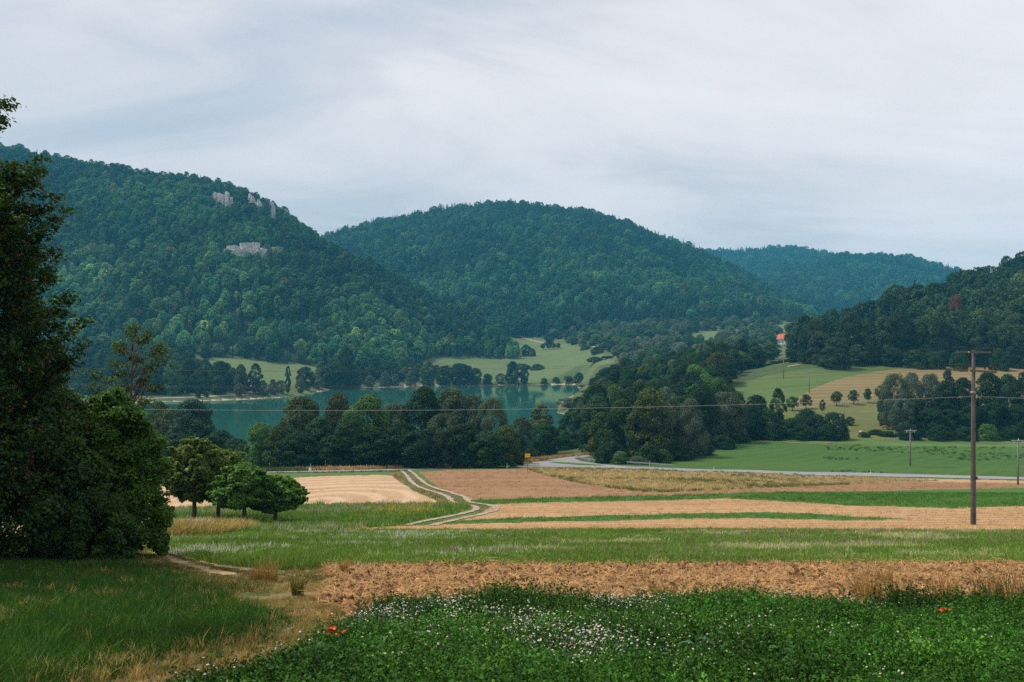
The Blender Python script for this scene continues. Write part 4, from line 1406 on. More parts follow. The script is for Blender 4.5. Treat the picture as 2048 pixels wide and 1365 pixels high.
# trees that would share a label are told apart by their place, counted from the left
def single_out():
    by = {}
    for o in SC.objects:
        if o.parent is None and 'label' in o and o.get('category') in ('tree', 'bush'):
            by.setdefault(o['label'], []).append(o)
    for lab, os_ in by.items():
        if len(os_) > 1:
            os_.sort(key=lambda o: o.location.x / o.location.y)
            for k, o in enumerate(os_):
                o['label'] = '%s, %s from left of its kind' % (lab, ordinal(k))


single_out()

# ================================================================== roads and tracks
def polyline_px(pts, lo, hi, step=2.0):
    """photo points -> a smooth world polyline on the ground"""
    P = np.array([hit(u, v, lo, hi)[:2] for u, v in pts])
    for _ in range(2):                         # corner cutting
        q = [P[0]]
        for a, b in zip(P[:-1], P[1:]):
            q += [a * 0.75 + b * 0.25, a * 0.25 + b * 0.75]
        q.append(P[-1])
        P = np.array(q)
    seg = np.hypot(*np.diff(P, axis=0).T)
    s = np.concatenate([[0], np.cumsum(seg)])
    t = np.arange(0, s[-1], step)
    return np.stack([np.interp(t, s, P[:, 0]), np.interp(t, s, P[:, 1])], 1)


def ribbon(mb, P, off0, off1, dz, n=4, wob=0.0):
    d = np.gradient(P, axis=0)
    d /= np.linalg.norm(d, axis=1, keepdims=True) + 1e-9
    nrm = np.stack([-d[:, 1], d[:, 0]], 1)
    b0 = len(mb.v)
    ts = np.linspace(0, 1, n + 1)
    rows = []
    for k in range(len(P)):
        w0 = off0 + wob * float(vnoise(k * 0.6, off0 * 3 + 7) - 0.5)
        w1 = off1 + wob * float(vnoise(k * 0.6, off1 * 3 + 3) - 0.5)
        rows.append(P[k] + nrm[k] * (w0 + (w1 - w0) * ts)[:, None])
    A = np.array(rows)
    Z = land(A[..., 0].ravel(), A[..., 1].ravel()).reshape(A.shape[:2]) + dz
    for i in range(A.shape[0]):
        for j in range(A.shape[1]):
            mb.v.append((A[i, j, 0], A[i, j, 1], Z[i, j]))
    m = n + 1
    for i in range(A.shape[0] - 1):
        for j in range(n):
            q = b0 + i * m + j
            mb.f.append((q, q + m, q + m + 1, q + 1))
    return mb


def loft_px(A, B, lo, hi, dz, na=24, nb=6):
    """sheet between two photo curves, laid on the ground"""
    mb = MB()

    def samp(pts):
        pts = np.array(pts, float)
        s = np.concatenate([[0], np.cumsum(np.hypot(*np.diff(pts, axis=0).T))])
        t = np.linspace(0, s[-1], na)
        return [hit(np.interp(q, s, pts[:, 0]), np.interp(q, s, pts[:, 1]), lo, hi)[:2] for q in t]
    a, b = np.array(samp(A)), np.array(samp(B))
    t = np.linspace(0, 1, nb + 1)
    G = a[:, None] * (1 - t)[None, :, None] + b[:, None] * t[None, :, None]
    Z = land(G[..., 0].ravel(), G[..., 1].ravel()).reshape(G.shape[:2]) + dz
    for i in range(na):
        for j in range(nb + 1):
            mb.v.append((G[i, j, 0], G[i, j, 1], Z[i, j]))
    m = nb + 1
    for i in range(na - 1):
        for j in range(nb):
            q = i * m + j
            mb.f.append((q, q + 1, q + m + 1, q + m))
    return mb


def up(me):
    if sum(p.normal.z for p in me.polygons) < 0:
        me.flip_normals()
    return me


M_rut = ground_mat('bare_straw_rut', (0.42, 0.285, 0.155), (0.34, 0.225, 0.115), 1.0, (0.20, 0.16, 0.06), 3.0, 0.6)
M_white = plain('white_road_paint', (0.78, 0.78, 0.76), 0.6, var=0.1)
ROAD = polyline_px([(250, 949.5), (500, 946), (700, 942.5), (830, 939), (950, 935.2), (1050, 933.3), (1120, 933.6), (1200, 935), (1300, 937.5), (1500, 943.8), (1650, 948.3), (1800, 951.5), (2048, 957.5), (2400, 966)], 150, 300, 1.5)
SIDE = polyline_px([(1075, 931), (1095, 924.5), (1125, 918.5), (1155, 914.5), (1185, 911.5), (1225, 909.5), (1290, 906)], 200, 345, 1.5)


TRACK = []


def build_roads():
    o = obj('road', up(ribbon(MB(), ROAD, -3.6, 3.6, 0.07, 6).mesh('road', M_asphalt, True)))
    tag(o, kind='structure')
    o = obj('side_road', up(ribbon(MB(), SIDE, -3.4, 3.4, 0.074, 6).mesh('side_road', M_asphalt, True)))
    tag(o, kind='structure')
    j1 = loft_px([(985, 931), (1050, 925.5), (1100, 920.5), (1140, 917), (1152, 918.5), (1160, 923), (1200, 929), (1260, 934)], [(985, 934), (1050, 933), (1100, 933), (1140, 934), (1160, 934.5), (1190, 935), (1220, 936), (1260, 937)], 190, 300, 0.078, 40, 8)
    o = obj('road_junction', up(j1.mesh('road_junction', M_asphalt, True)))
    tag(o, kind='structure')
    for A, B in (([(998, 929.2), (1020, 927.2), (1050, 926.8), (1080, 929)], [(998, 929.6), (1020, 929.8), (1050, 930), (1080, 929.3)]),
                 ([(1098, 925.2), (1120, 925.2), (1160, 928), (1210, 931.9)], [(1098, 925.6), (1120, 928), (1160, 931.2), (1210, 932.2)])):
        o = obj('traffic_island', up(loft_px(A, B, 190, 300, 0.16, 16, 4).mesh('traffic_island', M_crop, True)))
        tag(o, kind='structure')
    # dashes where the turning lane leaves
    mb = MB()
    for k in range(9):
        s = polyline_px([(1222 + 9 * k, 933.6 + 0.24 * 9 * k / 9), (1226.5 + 9 * k, 933.8 + 0.24 * 9 * k / 9)], 190, 300, 0.5)
        if len(s) > 1:
            ribbon(mb, s, -0.15, 0.15, 0.1, 1)
    ribbon(mb, ROAD, -3.35, -3.2, 0.085, 1)
    ribbon(mb, ROAD, 3.2, 3.35, 0.085, 1)
    o = obj('road_markings', up(mb.mesh('road_markings', M_white)))
    tag(o, kind='structure')
    # farm track: two pale ruts
    T = polyline_px([(806, 939), (818, 946), (828, 958), (838, 968), (856, 977), (888, 986), (910, 993), (918, 1000), (922, 1006), (945, 1009), (972, 1014), (974, 1020), (950, 1028), (905, 1037), (860, 1046), (835, 1052)], 50, 260, 0.7)
    TRACK.append(T)
    mb = MB()
    ribbon(mb, T, -1.15, -0.55, 0.05, 2, 0.4)
    ribbon(mb, T, 0.55, 1.15, 0.05, 2, 0.4)
    tag(obj('farm_track', up(mb.mesh('farm_track', M_track, True))), kind='structure')
    # trodden ruts in the near grass
    for pts in ([(275, 1086), (300, 1100), (350, 1122), (410, 1140), (470, 1152)], [(296, 1082), (325, 1097), (375, 1114), (430, 1130), (500, 1140), (560, 1145)]):
        P = polyline_px(pts, 15, 80, 0.3)
        tag(obj('rut', up(ribbon(MB(), P, -0.15, 0.15, 0.012, 2, 0.6).mesh('rut', M_rut, True))), kind='structure')
    # sandy tracks across the valley, path on the far bank
    for pts, lo, hi, w in (([(1030, 668), (1048, 676), (1075, 684), (1110, 688)], 880, 1300, 3.0), ([(1150, 688), (1190, 694), (1235, 702), (1270, 707), (1300, 709)], 850, 1290, 3.0),
                           ([(270, 799), (330, 796.5), (400, 794.5), (470, 791), (500, 789)], 590, 760, 2.0), ([(1520, 882), (1580, 886), (1650, 890), (1700, 893)], 270, 345, 0.6),
                           ([(1575, 734), (1600, 729), (1625, 725)], 480, 640, 2.0)):
        P = polyline_px(pts, lo, hi, 2.0)
        tag(obj('sandy_track', up(ribbon(MB(), P, -w / 2, w / 2, 0.12, 3, 0.6).mesh('sandy_track', M_track, True))), kind='structure')


build_roads()

# ================================================================== roadside furniture
M_post = plain('white_plastic', (0.80, 0.80, 0.80), 0.5, var=0.05)
M_black = plain('black_band', (0.03, 0.03, 0.035), 0.5, var=0.1)
M_steel = plain('galvanised_steel', (0.42, 0.45, 0.46), 0.45, 0.6, var=0.15)
M_yellow = plain('yellow_sign', (0.80, 0.46, 0.02), 0.5, var=0.05)
M_orange = plain('orange_sign', (0.78, 0.30, 0.02), 0.5, var=0.05)
M_red = plain('dark_red_sign', (0.22, 0.03, 0.03), 0.5, var=0.1)
M_wood = plain('weathered_wood', (0.090, 0.080, 0.072), 0.9, var=0.35, scale=2.0)
M_wood2 = plain('grey_weathered_wood', (0.20, 0.185, 0.175), 0.9, var=0.3, scale=2.0)
M_arm = plain('old_crossarm_wood', (0.115, 0.105, 0.095), 0.9, var=0.25)
M_teal = plain('teal_pipe', (0.03, 0.14, 0.15), 0.6)
M_wire = plain('dark_wire', (0.05, 0.05, 0.05), 0.6)
M_cable = plain('pale_cable', (0.33, 0.32, 0.30), 0.5)
M_ins = plain('dark_insulator', (0.03, 0.028, 0.03), 0.4)
M_insw = plain('white_insulator', (0.70, 0.72, 0.72), 0.35)


def root(name, loc, label, cat, group=None, rz=0.0):
    o = bpy.data.objects.new(name, None)
    COL.objects.link(o)
    o.location = tuple(float(c) for c in loc)
    o.rotation_euler = (0, 0, rz)
    return tag(o, label, cat, group)


POSTS = [(685, 944, 'beyond the far bank of weeds, first from the left'), (733, 939.5, 'second from the left, beside the low railing'), (845, 937.5, 'where the farm track meets the road'),
         (950, 930.5, 'on the lake side of the road, left of the yellow signs'), (957, 936.5, 'on the near side of the road, left of the yellow signs'), (1014, 936.5, 'on the near verge just left of the yellow arrow sign'),
         (1106, 918, 'at the lake side of the side road'), (1165, 914.5, 'farthest up the side road'), (1156, 918, 'at the inner curve of the side road'),
         (1178, 924, 'first behind the guardrail'), (1233, 929, 'second behind the guardrail'), (1299, 931.5, 'third behind the guardrail'), (1190, 940, 'on the near verge below the junction'),
         (1428, 942, 'beside the green field, left of the field pole'), (1741, 950.5, 'beside the green field near the small pole')]


def build_posts():
    pb = MB().box((0, 0, 0.5), (0.13, 0.11, 1.05), 0, 0.85).mesh('post', M_post)
    bd = MB().box((0, 0, 0.80), (0.135, 0.115, 0.16), 0, 0.97).mesh('reflector_band', M_black)
    for u, v, where in POSTS:
        p = hit(u, v, 150, 320)
        r_ = root('delineator_post', p, 'white roadside delineator post %s' % where, 'post', 'delineator posts along the road')
        r_.scale = (1.3, 1.3, 1.0)
        obj('post', pb, r_)
        obj('reflector_band', bd, r_)


def build_rail():
    P = polyline_px([(1150, 914.5), (1156, 918), (1166, 921.5), (1190, 924.8), (1225, 927.6), (1265, 930.2), (1300, 932.6), (1345, 936)], 190, 320, 1.0)
    Z = land(P[:, 0], P[:, 1])
    r_ = root('guardrail', (P[0, 0], P[0, 1], Z[0]), 'steel guardrail curving along the road in front of the wood', 'guardrail')
    base = np.array([P[0, 0], P[0, 1], Z[0]])
    mb = MB()
    for z0, z1, off in ((0.45, 0.56, 0.0), (0.56, 0.66, 0.05), (0.66, 0.78, 0.0)):
        b = len(mb.v)
        for k in range(len(P)):
            for zz in (z0, z1):
                mb.v.append((P[k, 0] - base[0], P[k, 1] - base[1] - off, Z[k] + zz - base[2]))
        for k in range(len(P) - 1):
            mb.f.append((b + 2 * k, b + 2 * k + 2, b + 2 * k + 3, b + 2 * k + 1))
    rail = obj('rail', mb.mesh('rail', M_steel), r_)
    sol = rail.modifiers.new('thickness', 'SOLIDIFY')
    sol.thickness = 0.03
    pm = MB().box((0, 0.08, 0.3), (0.10, 0.12, 0.9)).mesh('rail_post', M_steel)
    for k in range(0, len(P), 4):
        obj('rail_post', pm, r_, (P[k, 0] - base[0], P[k, 1] - base[1], Z[k] - base[2]))


def build_signs():
    p = hit(1055, 943.5, 150, 260)
    k = p[1] / F                                        # metres per photo pixel there
    hgt = 36 * k
    r_ = root('direction_sign', p, 'yellow arrow shaped direction sign on a post beside the brown field', 'sign')
    obj('post', MB().tube([(0, 0, -0.3), (0, 0, hgt)], 0.055, 8).mesh('post', M_wood), r_)
    w, z0 = 11 * k, hgt - 8 * k
    for q, (zz, hh) in enumerate(((z0 + 4.2 * k, 3.6 * k), (z0, 3.8 * k))):
        mb = MB()
        x0, x1 = -5 * k, 4.6 * k
        out = [(x0, zz), (x1, zz), (x1 + 1.4 * k, zz + hh / 2), (x1, zz + hh), (x0, zz + hh)]
        for y in (-0.09, -0.05):
            mb.v += [(a, y, b) for a, b in out]
        mb.f += [(0, 1, 2, 3, 4), (9, 8, 7, 6, 5)] + [(i, i + 5, (i + 1) % 5 + 5, (i + 1) % 5) for i in range(5)]
        obj('arrow_plate', mb.mesh('arrow_plate', M_yellow), r_)
    obj('lower_plate', MB().box((-3.2 * k, -0.07, z0 - 3.2 * k), (3.2 * k, 0.04, 4.2 * k)).mesh('lower_plate', M_red), r_)
    obj('box', MB().box((0, -0.1, hgt - 20 * k), (2.4 * k, 0.2, 4 * k)).mesh('box', M_wood2), r_)
    p = hit(1033.5, 928.5, 190, 300)
    k = p[1] / F
    r_ = root('direction_sign', p, 'small orange direction sign over a dark red plate beyond the road', 'sign')
    obj('post', MB().tube([(-2 * k, 0, -0.3), (-2 * k, 0, 13 * k)], 0.05, 6).mesh('post', M_steel), r_)
    obj('post', MB().tube([(2 * k, 0, -0.3), (2 * k, 0, 13 * k)], 0.05, 6).mesh('post', M_steel), r_)
    mb = MB()
    out = [(-3.6 * k, 10 * k), (3.2 * k, 10 * k), (4.6 * k, 12.2 * k), (3.2 * k, 14.4 * k), (-3.6 * k, 14.4 * k)]
    for y in (-0.12, -0.08):
        mb.v += [(a, y, b) for a, b in out]
    mb.f += [(0, 1, 2, 3, 4), (9, 8, 7, 6, 5)] + [(i, i + 5, (i + 1) % 5 + 5, (i + 1) % 5) for i in range(5)]
    obj('arrow_plate', mb.mesh('arrow_plate', M_orange), r_)
    obj('lower_plate', MB().box((0, -0.1, 9 * k), (5.6 * k, 0.04, 1.8 * k)).mesh('lower_plate', M_red), r_)
    # white board with slanted rod at the left
    p = hit(619.5, 945, 150, 260)
    k = p[1] / F
    r_ = root('notice_board', p, 'small white board on a short post beside the road, left of the belt', 'sign')
    obj('post', MB().tube([(0, 0, -0.2), (0, 0, 4 * k)], 0.05, 6).mesh('post', M_steel), r_)
    obj('board', MB().box((0.3 * k, -0.06, 6.4 * k), (4.6 * k, 0.06, 6 * k)).mesh('board', M_post), r_)
    obj('side_edge', MB().box((-2.5 * k, -0.05, 6.4 * k), (0.8 * k, 0.08, 5.4 * k)).mesh('side_edge', M_red), r_)
    obj('rod', MB().tube([(0.4 * k, 0, 9 * k), (1.6 * k, 0, 17 * k)], 0.05, 6).mesh('rod', M_steel), r_)
    for u, vb, vt, lab in ((651, 941.5, 923, 'thin teal pipe standing in front of the belt beside the white board'), (539, 944, 928, 'thin teal pipe at the left start of the belt'), (914, 934, 914, 'thin teal pipe in front of the willows of the belt')):
        p = hit(u, vb, 150, 280)
        k = p[1] / F
        r_ = root('marker_pipe', p, lab, 'post', 'teal marker pipes in front of the belt')
        obj('pipe', MB().tube([(0, 0, -0.3), (0, 0, (vb - vt) * k)], 0.06, 8).mesh('pipe', M_teal), r_)
        obj('cap', MB().tube([(0, 0, (vb - vt) * k), (0, 0, (vb - vt) * k + 0.12)], [0.08, 0.05], 8).mesh('cap', M_steel), r_)
    p = hit(743.5, 941, 150, 260)
    k = p[1] / F
    r_ = root('low_railing', p, 'low green pipe railing at the roadside right of the white board', 'railing')
    obj('top_bar', MB().tube([(-6 * k, 0, 5.5 * k), (6 * k, 0, 5.8 * k)], 0.05, 6).mesh('top_bar', M_teal), r_)
    obj('mid_bar', MB().tube([(-6 * k, 0, 3 * k), (6 * k, 0, 3.2 * k)], 0.04, 6).mesh('mid_bar', M_teal), r_)
    for x in (-6, 6):
        obj('upright', MB().tube([(x * k, 0, -0.2), (x * k, 0, 5.7 * k)], 0.05, 6).mesh('upright', M_teal), r_)


build_posts()
build_rail()
build_signs()

# ================================================================== power poles and wires
ATT = {}


def tilt_bar(w, d, h, z, tilt, y=0.0):
    mb = MB().box((0, y, 0), (w, d, h))
    c, s = math.cos(tilt), math.sin(tilt)
    mb.v = [(x * c + zz * s, yy, -x * s + zz * c + z) for x, yy, zz in mb.v]
    return mb


def big_pole():
    D = 68.0
    x = xD(1946.5, D)
    zg = hz(x, D)
    r_ = root('power_pole', (x, D, zg), 'tall wooden power pole with two crossarms standing in the tilled field', 'power pole', 'wooden power poles')
    k = D / F
    H = (CV - 701) * k - zg
    obj('shaft', MB().tube([(0, 0, -0.6), (0, 0, 0.2), (0, 0, H * 0.5), (0.02, 0, H)], [0.195, 0.185, 0.15, 0.105], 16).mesh('shaft', M_wood, True), r_)
    zb = lambda v: (CV - v) * k - zg
    arms = [(704.5, 1913, 1979, 0.5, [(1916, 7), (1977, 6)]), (742, 1903, 1990, 3.6, [(1906.5, 8), (1926, 8), (1967, 8), (1988, 8)])]
    for v, u0, u1, tilt, pins in arms:
        cxm = ((u0 + u1) / 2 - 1946.5) * k
        mb = tilt_bar((u1 - u0) * k, 0.13, 0.14, 0, R(tilt))
        arm = obj('crossarm', mb.mesh('crossarm', M_arm), r_, (cxm, -0.20, zb(v)))
        obj('number_tag', MB().box((-0.42, -0.075, 0.0), (0.09, 0.02, 0.11)).mesh('number_tag', M_yellow), arm)
        for (uu, hp) in pins:
            px = (uu - (u0 + u1) / 2) * k
            zt = -px * math.sin(R(tilt)) + 0.06
            ins = obj('insulator', MB().tube([(0, 0, 0), (0, 0, 0.10), (0, 0, 0.12), (0, 0, 0.20), (0, 0, 0.22), (0, 0, hp * k)], [0.02, 0.02, 0.05, 0.05, 0.075, 0.05], 8).mesh('insulator', M_ins, True), arm, (px, 0, zt))
            for sgn in (-1, 1):
                obj('strain_rod', MB().tube([(0.03 * sgn, 0, hp * k), (0.12 * sgn, 0, hp * k + 0.01), (0.14 * sgn, 0, hp * k), (0.42 * sgn, 0, hp * k), (0.45 * sgn, 0, hp * k)], [0.02, 0.045, 0.03, 0.045, 0.012], 8).mesh('strain_rod', M_ins, True), ins)
            ATT.setdefault('big', []).append((x + cxm + px, D - 0.2, zg + zb(v) + zt + hp * k))
    obj('collar', MB().tube([(0, 0, zb(788)), (0, 0, zb(787)), (0, 0, zb(784)), (0, 0, zb(783))], [0.16, 0.195, 0.195, 0.16], 14).mesh('collar', M_wood2, True), r_)
    obj('cable_clamp', MB().box((0.14, -0.14, zb(793)), (0.10, 0.10, 0.22)).mesh('cable_clamp', M_steel), r_)
    obj('cable_clamp', MB().box((0.17, -0.13, zb(956)), (0.12, 0.08, 0.20)).mesh('cable_clamp', M_ins), r_)
    obj('brace', MB().tube([(-0.5, -0.17, zb(744)), (-0.08, -0.13, zb(757))], 0.02, 6).mesh('brace', M_steel), r_)
    obj('brace', MB().tube([(0.5, -0.17, zb(746)), (0.08, -0.13, zb(757))], 0.02, 6).mesh('brace', M_steel), r_)
    return x, D, zg, k


def small_pole(u, vb, vt, wpx, lab, lo, hi):
    p = hit(u, vb, lo, hi)
    k = p[1] / F
    H = (vb - vt) * k
    r_ = root('power_pole', p, lab, 'power pole', 'wooden power poles')
    obj('shaft', MB().tube([(0, 0, -0.5), (0, 0, H * 0.5), (0, 0, H)], [0.19, 0.165, 0.13], 10).mesh('shaft', M_wood2, True), r_)
    W = wpx * k
    arm = obj('crossarm', MB().box((0, -0.17, H - 0.06), (W, 0.12, 0.2)).mesh('crossarm', M_steel), r_)
    for px in (-W * 0.32, W * 0.32):
        ins = obj('insulator', MB().tube([(px, -0.17, H - 0.16), (px, -0.17, H - 0.3), (px, -0.17, H - 0.34), (px, -0.17, H - 0.6)], [0.03, 0.07, 0.10, 0.06], 8).mesh('insulator', M_insw, True), arm)
    obj('insulator', MB().tube([(0, -0.17, H + 0.04), (0, -0.17, H + 0.12), (0, -0.17, H + 0.3)], [0.03, 0.09, 0.05], 8).mesh('insulator', M_insw, True), arm)
    for s in (-1, 1):
        obj('brace', MB().tube([(s * W * 0.28, -0.15, H - 0.15), (s * 0.08, -0.13, H - 0.75)], 0.03, 6).mesh('brace', M_steel), r_)
    return [(p[0] + dx, p[1] - 0.17, p[2] + H - dz) for dx, dz in ((-W * 0.32, 0.5), (0, -0.2), (W * 0.32, 0.5))]


def wire(name, a, b, sag, rad, mat, lab, group, cat='wire', n=40):
    a, b = Vector(a), Vector(b)
    pts = []
    for i in range(n + 1):
        t = i / n
        p = a.lerp(b, t)
        p.z -= sag * 4 * t * (1 - t)
        pts.append(p)
    o = obj(name, MB().tube(pts, rad, 4).mesh(name, mat, True))
    return tag(o, lab, cat, group)


def build_power():
    bx, bD, zg, k = big_pole()
    for i, (ax, ay, az) in enumerate(ATT['big']):
        nm = ['left', 'right'][i] + ' insulator of the upper crossarm' if i < 2 else ['outer left', 'inner left', 'inner right', 'outer right'][i - 2] + ' insulator of the lower crossarm'
        wire('power_wire', (ax - 0.45, ay, az), (ax - 92, ay + 14, az - 0.6), 1.5, 0.006, M_wire, 'thin dark wire running left from the %s' % nm, 'wires of the tall pole')
        wire('power_wire', (ax + 0.45, ay, az), (ax + 80, ay - 6, az - 0.2), 1.2, 0.006, M_wire, 'thin dark wire running right from the %s' % nm, 'wires of the tall pole')
    zc = (CV - 793) * k
    wire('cable', (bx - 0.05, bD - 0.2, zc), (bx - 84, bD + 3, (CV - 800) * 71 / F), 0.86, 0.010, M_cable, 'long pale cable crossing the whole picture below the lake, left of the tall pole', None, 'cable', 60)
    wire('cable', (bx + 0.2, bD - 0.2, zc), (bx + 75, bD - 5, zc + 0.2), 0.8, 0.011, M_cable, 'short stretch of pale cable right of the tall pole', None, 'cable', 40)
    S = []
    for u, vb, vt, w, lab, lo, hi in ((2036, 970, 881, 27, 'slim power pole at the right edge, near the road', 130, 230), (1820.5, 932, 861, 24, 'slim power pole standing in the green field', 200, 320),
                                      (1688, 862, 805.5, 15, 'power pole rising behind the hedge at the pasture', 310, 420), (1618.5, 786, 742, 13, 'power pole on the hay slope above the fruit trees', 340, 470),
                                      (1567, 757, 711, 12, 'power pole at the crest beside the hedge', 400, 520)):
        S.append(small_pole(u, vb, vt, w, lab, lo, hi))
    for i in range(len(S) - 1):
        for j in range(3):
            wire('power_wire', S[i][j], S[i + 1][j], 1.2, 0.008, M_wire, '%s wire of the %s span of the slim pole line, counted from the right' % (['left', 'middle', 'right'][j], ordinal(i)), 'wires of the slim pole line')


build_power()

# ================================================================== house, cows, lake things
M_wall = plain('white_render', (0.74, 0.74, 0.76), 0.8, var=0.05)
M_roof = plain('red_roof_tiles', (0.50, 0.12, 0.07), 0.8, var=0.2, scale=1.5)
M_glass = plain('dark_window', (0.04, 0.05, 0.06), 0.2, var=0.1)
M_frame = plain('window_frame', (0.35, 0.30, 0.26), 0.6)


def build_house():
    p = hit(1570, 694.5, 900, 1240)
    k = p[1] / F
    r_ = root('house', p, 'white house with a red tiled gable roof far down the valley', 'house', None, R(-38))
    W, L, He, Hr = 9.0, 11.5, 4.6, 8.8
    mb = MB()
    mb.v = [(-L / 2, -W / 2, -1), (L / 2, -W / 2, -1), (L / 2, W / 2, -1), (-L / 2, W / 2, -1), (-L / 2, -W / 2, He), (L / 2, -W / 2, He), (L / 2, W / 2, He), (-L / 2, W / 2, He), (-L / 2, 0, Hr), (L / 2, 0, Hr)]
    mb.f = [(0, 1, 5, 4), (2, 3, 7, 6), (3, 0, 4, 8, 7), (1, 2, 6, 9, 5), (0, 3, 2, 1)]
    obj('wall', mb.mesh('wall', M_wall), r_)
    mb = MB()
    e, t = 0.6, 0.25
    sl = (Hr - He) / (W / 2)
    for s in (-1, 1):
        b = len(mb.v)
        ye, ze = s * (W / 2 + e), He - e * sl
        mb.v += [(-L / 2 - e, ye, ze + 0.05), (L / 2 + e, ye, ze + 0.05), (L / 2 + e, 0, Hr + 0.05), (-L / 2 - e, 0, Hr + 0.05),
                 (-L / 2 - e, ye, ze + 0.05 + t), (L / 2 + e, ye, ze + 0.05 + t), (L / 2 + e, 0, Hr + 0.05 + t), (-L / 2 - e, 0, Hr + 0.05 + t)]
        for q in ((0, 1, 2, 3), (4, 5, 6, 7), (0, 1, 5, 4), (1, 2, 6, 5), (3, 0, 4, 7)):
            mb.f.append(tuple(b + i for i in q))
    rf = obj('roof', mb.mesh('roof', M_roof), r_)
    obj('chimney', MB().box((1.5, 1.0, Hr + 0.2), (0.7, 0.7, 2.0)).mesh('chimney', M_wall), rf)
    for (y, z) in ((-2.4, 1.5), (2.4, 1.5), (-1.3, 5.0), (1.3, 5.0), (0, 1.5)):
        w_ = obj('window', MB().box((-L / 2 - 0.02, y, z), (0.12, 1.1, 1.4)).mesh('window', M_frame), r_)
        obj('pane', MB().box((-L / 2 - 0.06, y, z), (0.12, 0.85, 1.15)).mesh('pane', M_glass), w_)
    for x in (-3.6, -0.4, 3.0):
        w_ = obj('window', MB().box((x, -W / 2 - 0.02, 1.7), (1.2, 0.12, 1.4)).mesh('window', M_frame), r_)
        obj('pane', MB().box((x, -W / 2 - 0.06, 1.7), (0.95, 0.12, 1.15)).mesh('pane', M_glass), w_)


def cow_mat(name, c1, c2, thr):
    m, n, l, out = new_mat(name)
    tc = N(n, 'ShaderNodeTexCoord')
    nz = N(n, 'ShaderNodeTexNoise', i_Scale=1.4, i_Detail=2.0)
    l.new(tc.outputs['Object'], nz.inputs['Vector'])
    r = ramp(n, [(thr, c1), (thr + 0.03, c2)])
    l.new(nz.outputs[0], r.inputs[0])
    p = N(n, 'ShaderNodeBsdfPrincipled', i_Roughness=0.8)
    l.new(r.outputs[0], p.inputs['Base Color'])
    l.new(p.outputs[0], out.inputs['Surface'])
    return m


def build_cow(u, v, rz, mat, lab):
    p = hit(u, v, 305, 420)
    # skeleton: grazing or standing cow, x forward
    J = [((0, 0, 1.05), .33), ((0.45, 0, 1.08), .34), ((-0.5, 0, 1.08), .35), ((-0.85, 0, 1.15), .27), ((0.75, 0, 1.12), .28), ((1.05, 0, 1.0), .19), ((1.32, 0, 0.72), .15), ((1.5, 0, 0.42), .14), ((1.66, 0, 0.2), .09),
         ((-0.98, 0, 1.2), .08), ((-1.08, 0, 0.8), .035), ((-1.08, 0, 0.45), .05)]
    E = [(0, 1), (0, 2), (2, 3), (1, 4), (4, 5), (5, 6), (6, 7), (7, 8), (3, 9), (9, 10), (10, 11)]
    for x0, par in ((0.62, 4), (-0.72, 3)):
        for s in (-1, 1):
            b = len(J)
            hind = x0 < 0
            J += [((x0, 0.2 * s, 0.85), .17 if hind else .14), ((x0 + (0.12 if hind else 0.0), 0.2 * s, 0.58), .12 if hind else .09), ((x0 - (0.1 if hind else -0.02), 0.2 * s, 0.36), .065), ((x0, 0.2 * s, 0.03), .06)]
            E += [(par, b), (b, b + 1), (b + 1, b + 2), (b + 2, b + 3)]
    for s in (-1, 1):
        b = len(J)
        J += [((1.42, 0.12 * s, 0.62), .05), ((1.36, 0.27 * s, 0.60), .045)]
        E += [(7, b), (b, b + 1)]
    me = bpy.data.meshes.new('cow')
    me.from_pydata([j[0] for j in J], E, [])
    me.update()
    me.materials.append(mat)
    o = obj('cow', me, loc=tuple(float(c) for c in p))
    o.rotation_euler = (0, 0, rz)
    md = o.modifiers.new('skin', 'SKIN')
    md.use_smooth_shade = True
    for i, sv in enumerate(me.skin_vertices[0].data):
        sv.radius = (J[i][1], J[i][1])
        sv.use_root = i == 0
    o.modifiers.new('smooth', 'SUBSURF').render_levels = 1
    tag(o, lab, 'cow', 'cows on the pasture')


build_house()
build_cow(1722, 870.5, R(35), cow_mat('pied_cow_hide', (0.30, 0.12, 0.05), (0.74, 0.66, 0.58), 0.42), 'white and brown cow grazing beside the small upright tree')
build_cow(1770, 860, R(172), cow_mat('brown_cow_hide', (0.42, 0.16, 0.05), (0.48, 0.20, 0.07), 0.5), 'reddish brown cow grazing left of the silver poplars')


def build_lake_things():
    x, y = _lk(637, 814.5)
    M_blue = plain('blue_plastic', (0.02, 0.16, 0.55), 0.4, var=0.05)
    r_ = root('buoy', (x, y, LAKE_Z), 'small blue buoy floating on the left part of the lake', 'buoy')
    obj('float', MB().tube([(0, 0, -0.3), (0, 0, 0.0), (0, 0, 0.35), (0, 0, 0.62), (0, 0, 0.75)], [0.3, 0.5, 0.52, 0.38, 0.12], 14).mesh('float', M_blue, True), r_)
    obj('ring', MB().tube([(0, 0, 0.75), (0, 0, 0.9)], [0.10, 0.06], 8).mesh('ring', M_steel), r_)
    p = hit(1138, 834, 440, 560)
    M_bag = plain('orange_fabric', (0.78, 0.12, 0.04), 0.7)
    r_ = root('beach_bag', (p[0], p[1], p[2]), 'orange red bag lying on the small gravel beach', 'bag')
    obj('body', MB().tube([(0, 0, 0), (0, 0, 0.12), (0, 0, 0.55), (0.03, 0, 0.75)], [0.36, 0.42, 0.36, 0.16], 12).mesh('body', M_bag, True), r_)
    obj('strap', MB().tube([(-0.28, 0, 0.6), (-0.2, 0, 0.9), (0.2, 0, 0.92), (0.3, 0, 0.6)], 0.035, 6).mesh('strap', M_ins), r_)


build_lake_things()

